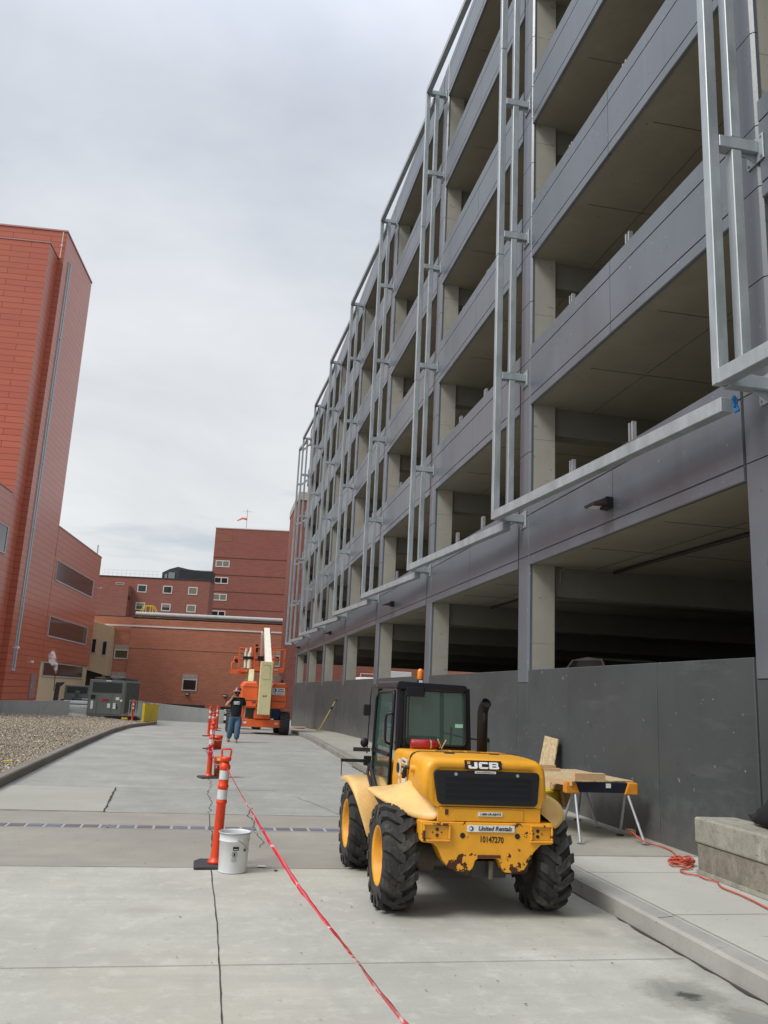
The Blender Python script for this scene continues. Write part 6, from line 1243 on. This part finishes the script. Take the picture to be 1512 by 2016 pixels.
# extension cord
P = []
def zc(k): return ZS + .011
cp = [(5.0, 9.22), (4.98, 9.42), (4.92, 9.46), (4.86, 9.36), (4.86, 9.22), (4.94, 9.14), (5.02, 9.12), (5.05, 9.02), (5.04, 8.9), (5.0, 8.72), (4.93, 8.55), (4.88, 8.38), (4.72, 8.22), (4.64, 8.16), (4.60, 8.04), (4.70, 7.98), (4.80, 8.08), (4.74, 8.2), (4.64, 8.18), (4.60, 8.06), (4.68, 7.94), (4.80, 8.0), (4.82, 8.14), (4.70, 8.22), (4.60, 8.12), (4.56, 7.98), (4.72, 7.92), (4.66, 7.84), (4.56, 7.80), (4.50, 7.72), (4.50, 7.62), (4.57, 7.54), (4.56, 7.4), (4.60, 7.28), (4.54, 7.16), (4.50, 7.02), (4.50, 6.8), (4.48, 6.6), (4.44, 6.35), (4.40, 6.0), (4.36, 5.4)]
cr_ = []
for i in range(len(cp) - 1):
    p0, p1, p2, p3 = [Vector((*cp[min(max(i + k, 0), len(cp) - 1)], 0)) for k in (-1, 0, 1, 2)]
    for j in range(5):
        t = j / 5; v = .5 * ((2 * p1) + (p2 - p0) * t + (2 * p0 - 5 * p1 + 4 * p2 - p3) * t * t + (3 * p1 - p0 - 3 * p2 + p3) * t ** 3); cr_.append((v.x, v.y, ZS + .011 + (.012 * ((i % 5) / 2) if 12 <= i <= 26 else (.10 * math.exp(-((i + t - 3) / 1.5) ** 2)))))
tag(MB().tube(cr_, .0075, 8).build('extension_cord', m_cord), 'orange extension cord looped at the sawhorse foot and coiled beside the concrete block', 'cord')
cr2 = []
for k in range(140):
    a = k * .28; rr = .085 + .03 * math.sin(k * .7); cr2.append((4.72 + rr * math.cos(a) * 1.15, 8.07 + rr * math.sin(a) * .9, ZS + .014 + .0009 * k * .35 + .012 * math.sin(k * 1.3) + .012))
tag(MB().tube(cr2, .0072, 7).build('cord_coil', m_cord), 'tangled coil of orange cord against the end of the concrete block', 'cord')
# concrete bench block
kb = thing('concrete_block', (4.95, 6.5, ZS), 'stained two tier concrete block standing on the sidewalk at the right edge', 'block')
def blockdirt(M, b, c):
    a = M.noise(9, 5, .75); b = M.mix(M.rng(a, .48, .62, 0, .6), b, c3(c, .5)); p = M.noise(30, 2, .6); b = M.mix(M.rng(p, .66, .70, 0, .8), b, c3(c, .25)); t = M.noise(5, 4, .7, (1, 1, .4)); return M.mix(M.rng(t, .55, .7, 0, .4), b, c3(c, 1.45))
m_blk_u = concrete('weathered_block', (.40, .38, .31), 2.2, .45, streak=True, extra=blockdirt)
m_blk_l = concrete('rough_block', (.28, .255, .205), 3.5, .5, streak=True, extra=blockdirt)
MB().prism([(4.655, 1.5), (5.10, 1.5), (5.10, 7.72), (4.655, 7.72)], 'z', .425, .66).build('upper_block', m_blk_u, kb, bevel=.022, segs=3)
MB().prism([(4.672, 1.55), (5.08, 1.55), (5.08, 7.70), (4.672, 7.70)], 'z', ZS + .001, .423).build('lower_block', m_blk_l, kb, bevel=.008, segs=2)
bx(4.655, 4.671, 1.5, 7.70, ZS + .0005, ZS + .035).build('mortar_fillet', m_blk_u, kb)
gv = thing('black_jacket', (4.9, 6.45, .66), 'crumpled black jacket draped on the concrete block at the right edge', 'jacket')
rows = []
for k, (y, zb, zt_, hw) in enumerate(((7.30, .735, .745, .008), (7.24, .70, .75, .03), (7.18, .672, .765, .05), (7.10, .672, .79, .08), (7.02, .668, .86, .11), (6.85, .666, .98, .15), (6.6, .664, 1.02, .16), (6.3, .664, .8, .12))):
    rg_ = []
    for i in range(12): a = 2 * math.pi * i / 12; rr = 1 + .18 * math.sin(3 * a + k * 1.7); rg_.append((4.97 + hw * math.cos(a) * rr, y + .015 * math.sin(5 * a), (zb + zt_) / 2 + (zt_ - zb) / 2 * math.sin(a) * (1 if math.sin(a) < 0 else rr)))
    rows.append(rg_)
MB().loft(rows, True, True).add(rows[0], [tuple(range(12))]).build('cloth', plain('black_cloth', (.010, .010, .012), .85), gv)
# yellow broom pole against the wall
br = thing('broom', (4.9, 36.5, .05), 'yellow handled push broom leaning against the dark garage wall', 'broom'); z_ = g(37) + .15
MB().cyl((4.62, 36.9, z_ + .05), (5.16, 36.1, z_ + 1.35), .03, 8).build('handle', plain('straw_yellow', (.60, .46, .16), .6), br); MB().cyl((5.0, 36.34, z_ + .96), (5.05, 36.26, z_ + 1.08), .034, 8).cyl((5.13, 36.15, z_ + 1.28), (5.17, 36.09, z_ + 1.37), .034, 8).build('grip', m_black, br); bx(4.48, 4.76, 36.85, 36.97, z_ + .01, z_ + .08).build('head', m_pine, br)
tag(bx(4.4, 5.15, 47, 47.2, g(47) + .151, g(47) + .22).build('wood_strip', m_pine), 'pale timber strip lying at the foot of the garage wall far away', 'lumber')
tag(MB().ell((4.55, 44.5, g(44.5) + .19), (.32, .2, .05), 12, 6).build('pink_sack', plain('faded_pink', (.6, .3, .28), .8)), 'faded pink sack flattened on the far sidewalk', 'sack')
q = MB(); q.add([(.55, 8.55, .009), (.64, 8.53, .009), (.63, 8.58, .012), (.57, 8.6, .010)], [(0, 1, 2, 3)]); tag(q.build('paper_scrap', m_wht), 'small white paper scrap on the slab right of the pail', 'litter')
q = MB(); q.ell((.72, 8.38, .008), (.02, .014, .008), 8, 6); tag(q.build('pebble', m_mud), 'small brown pebble lying on the slab right of the pail', 'stone')
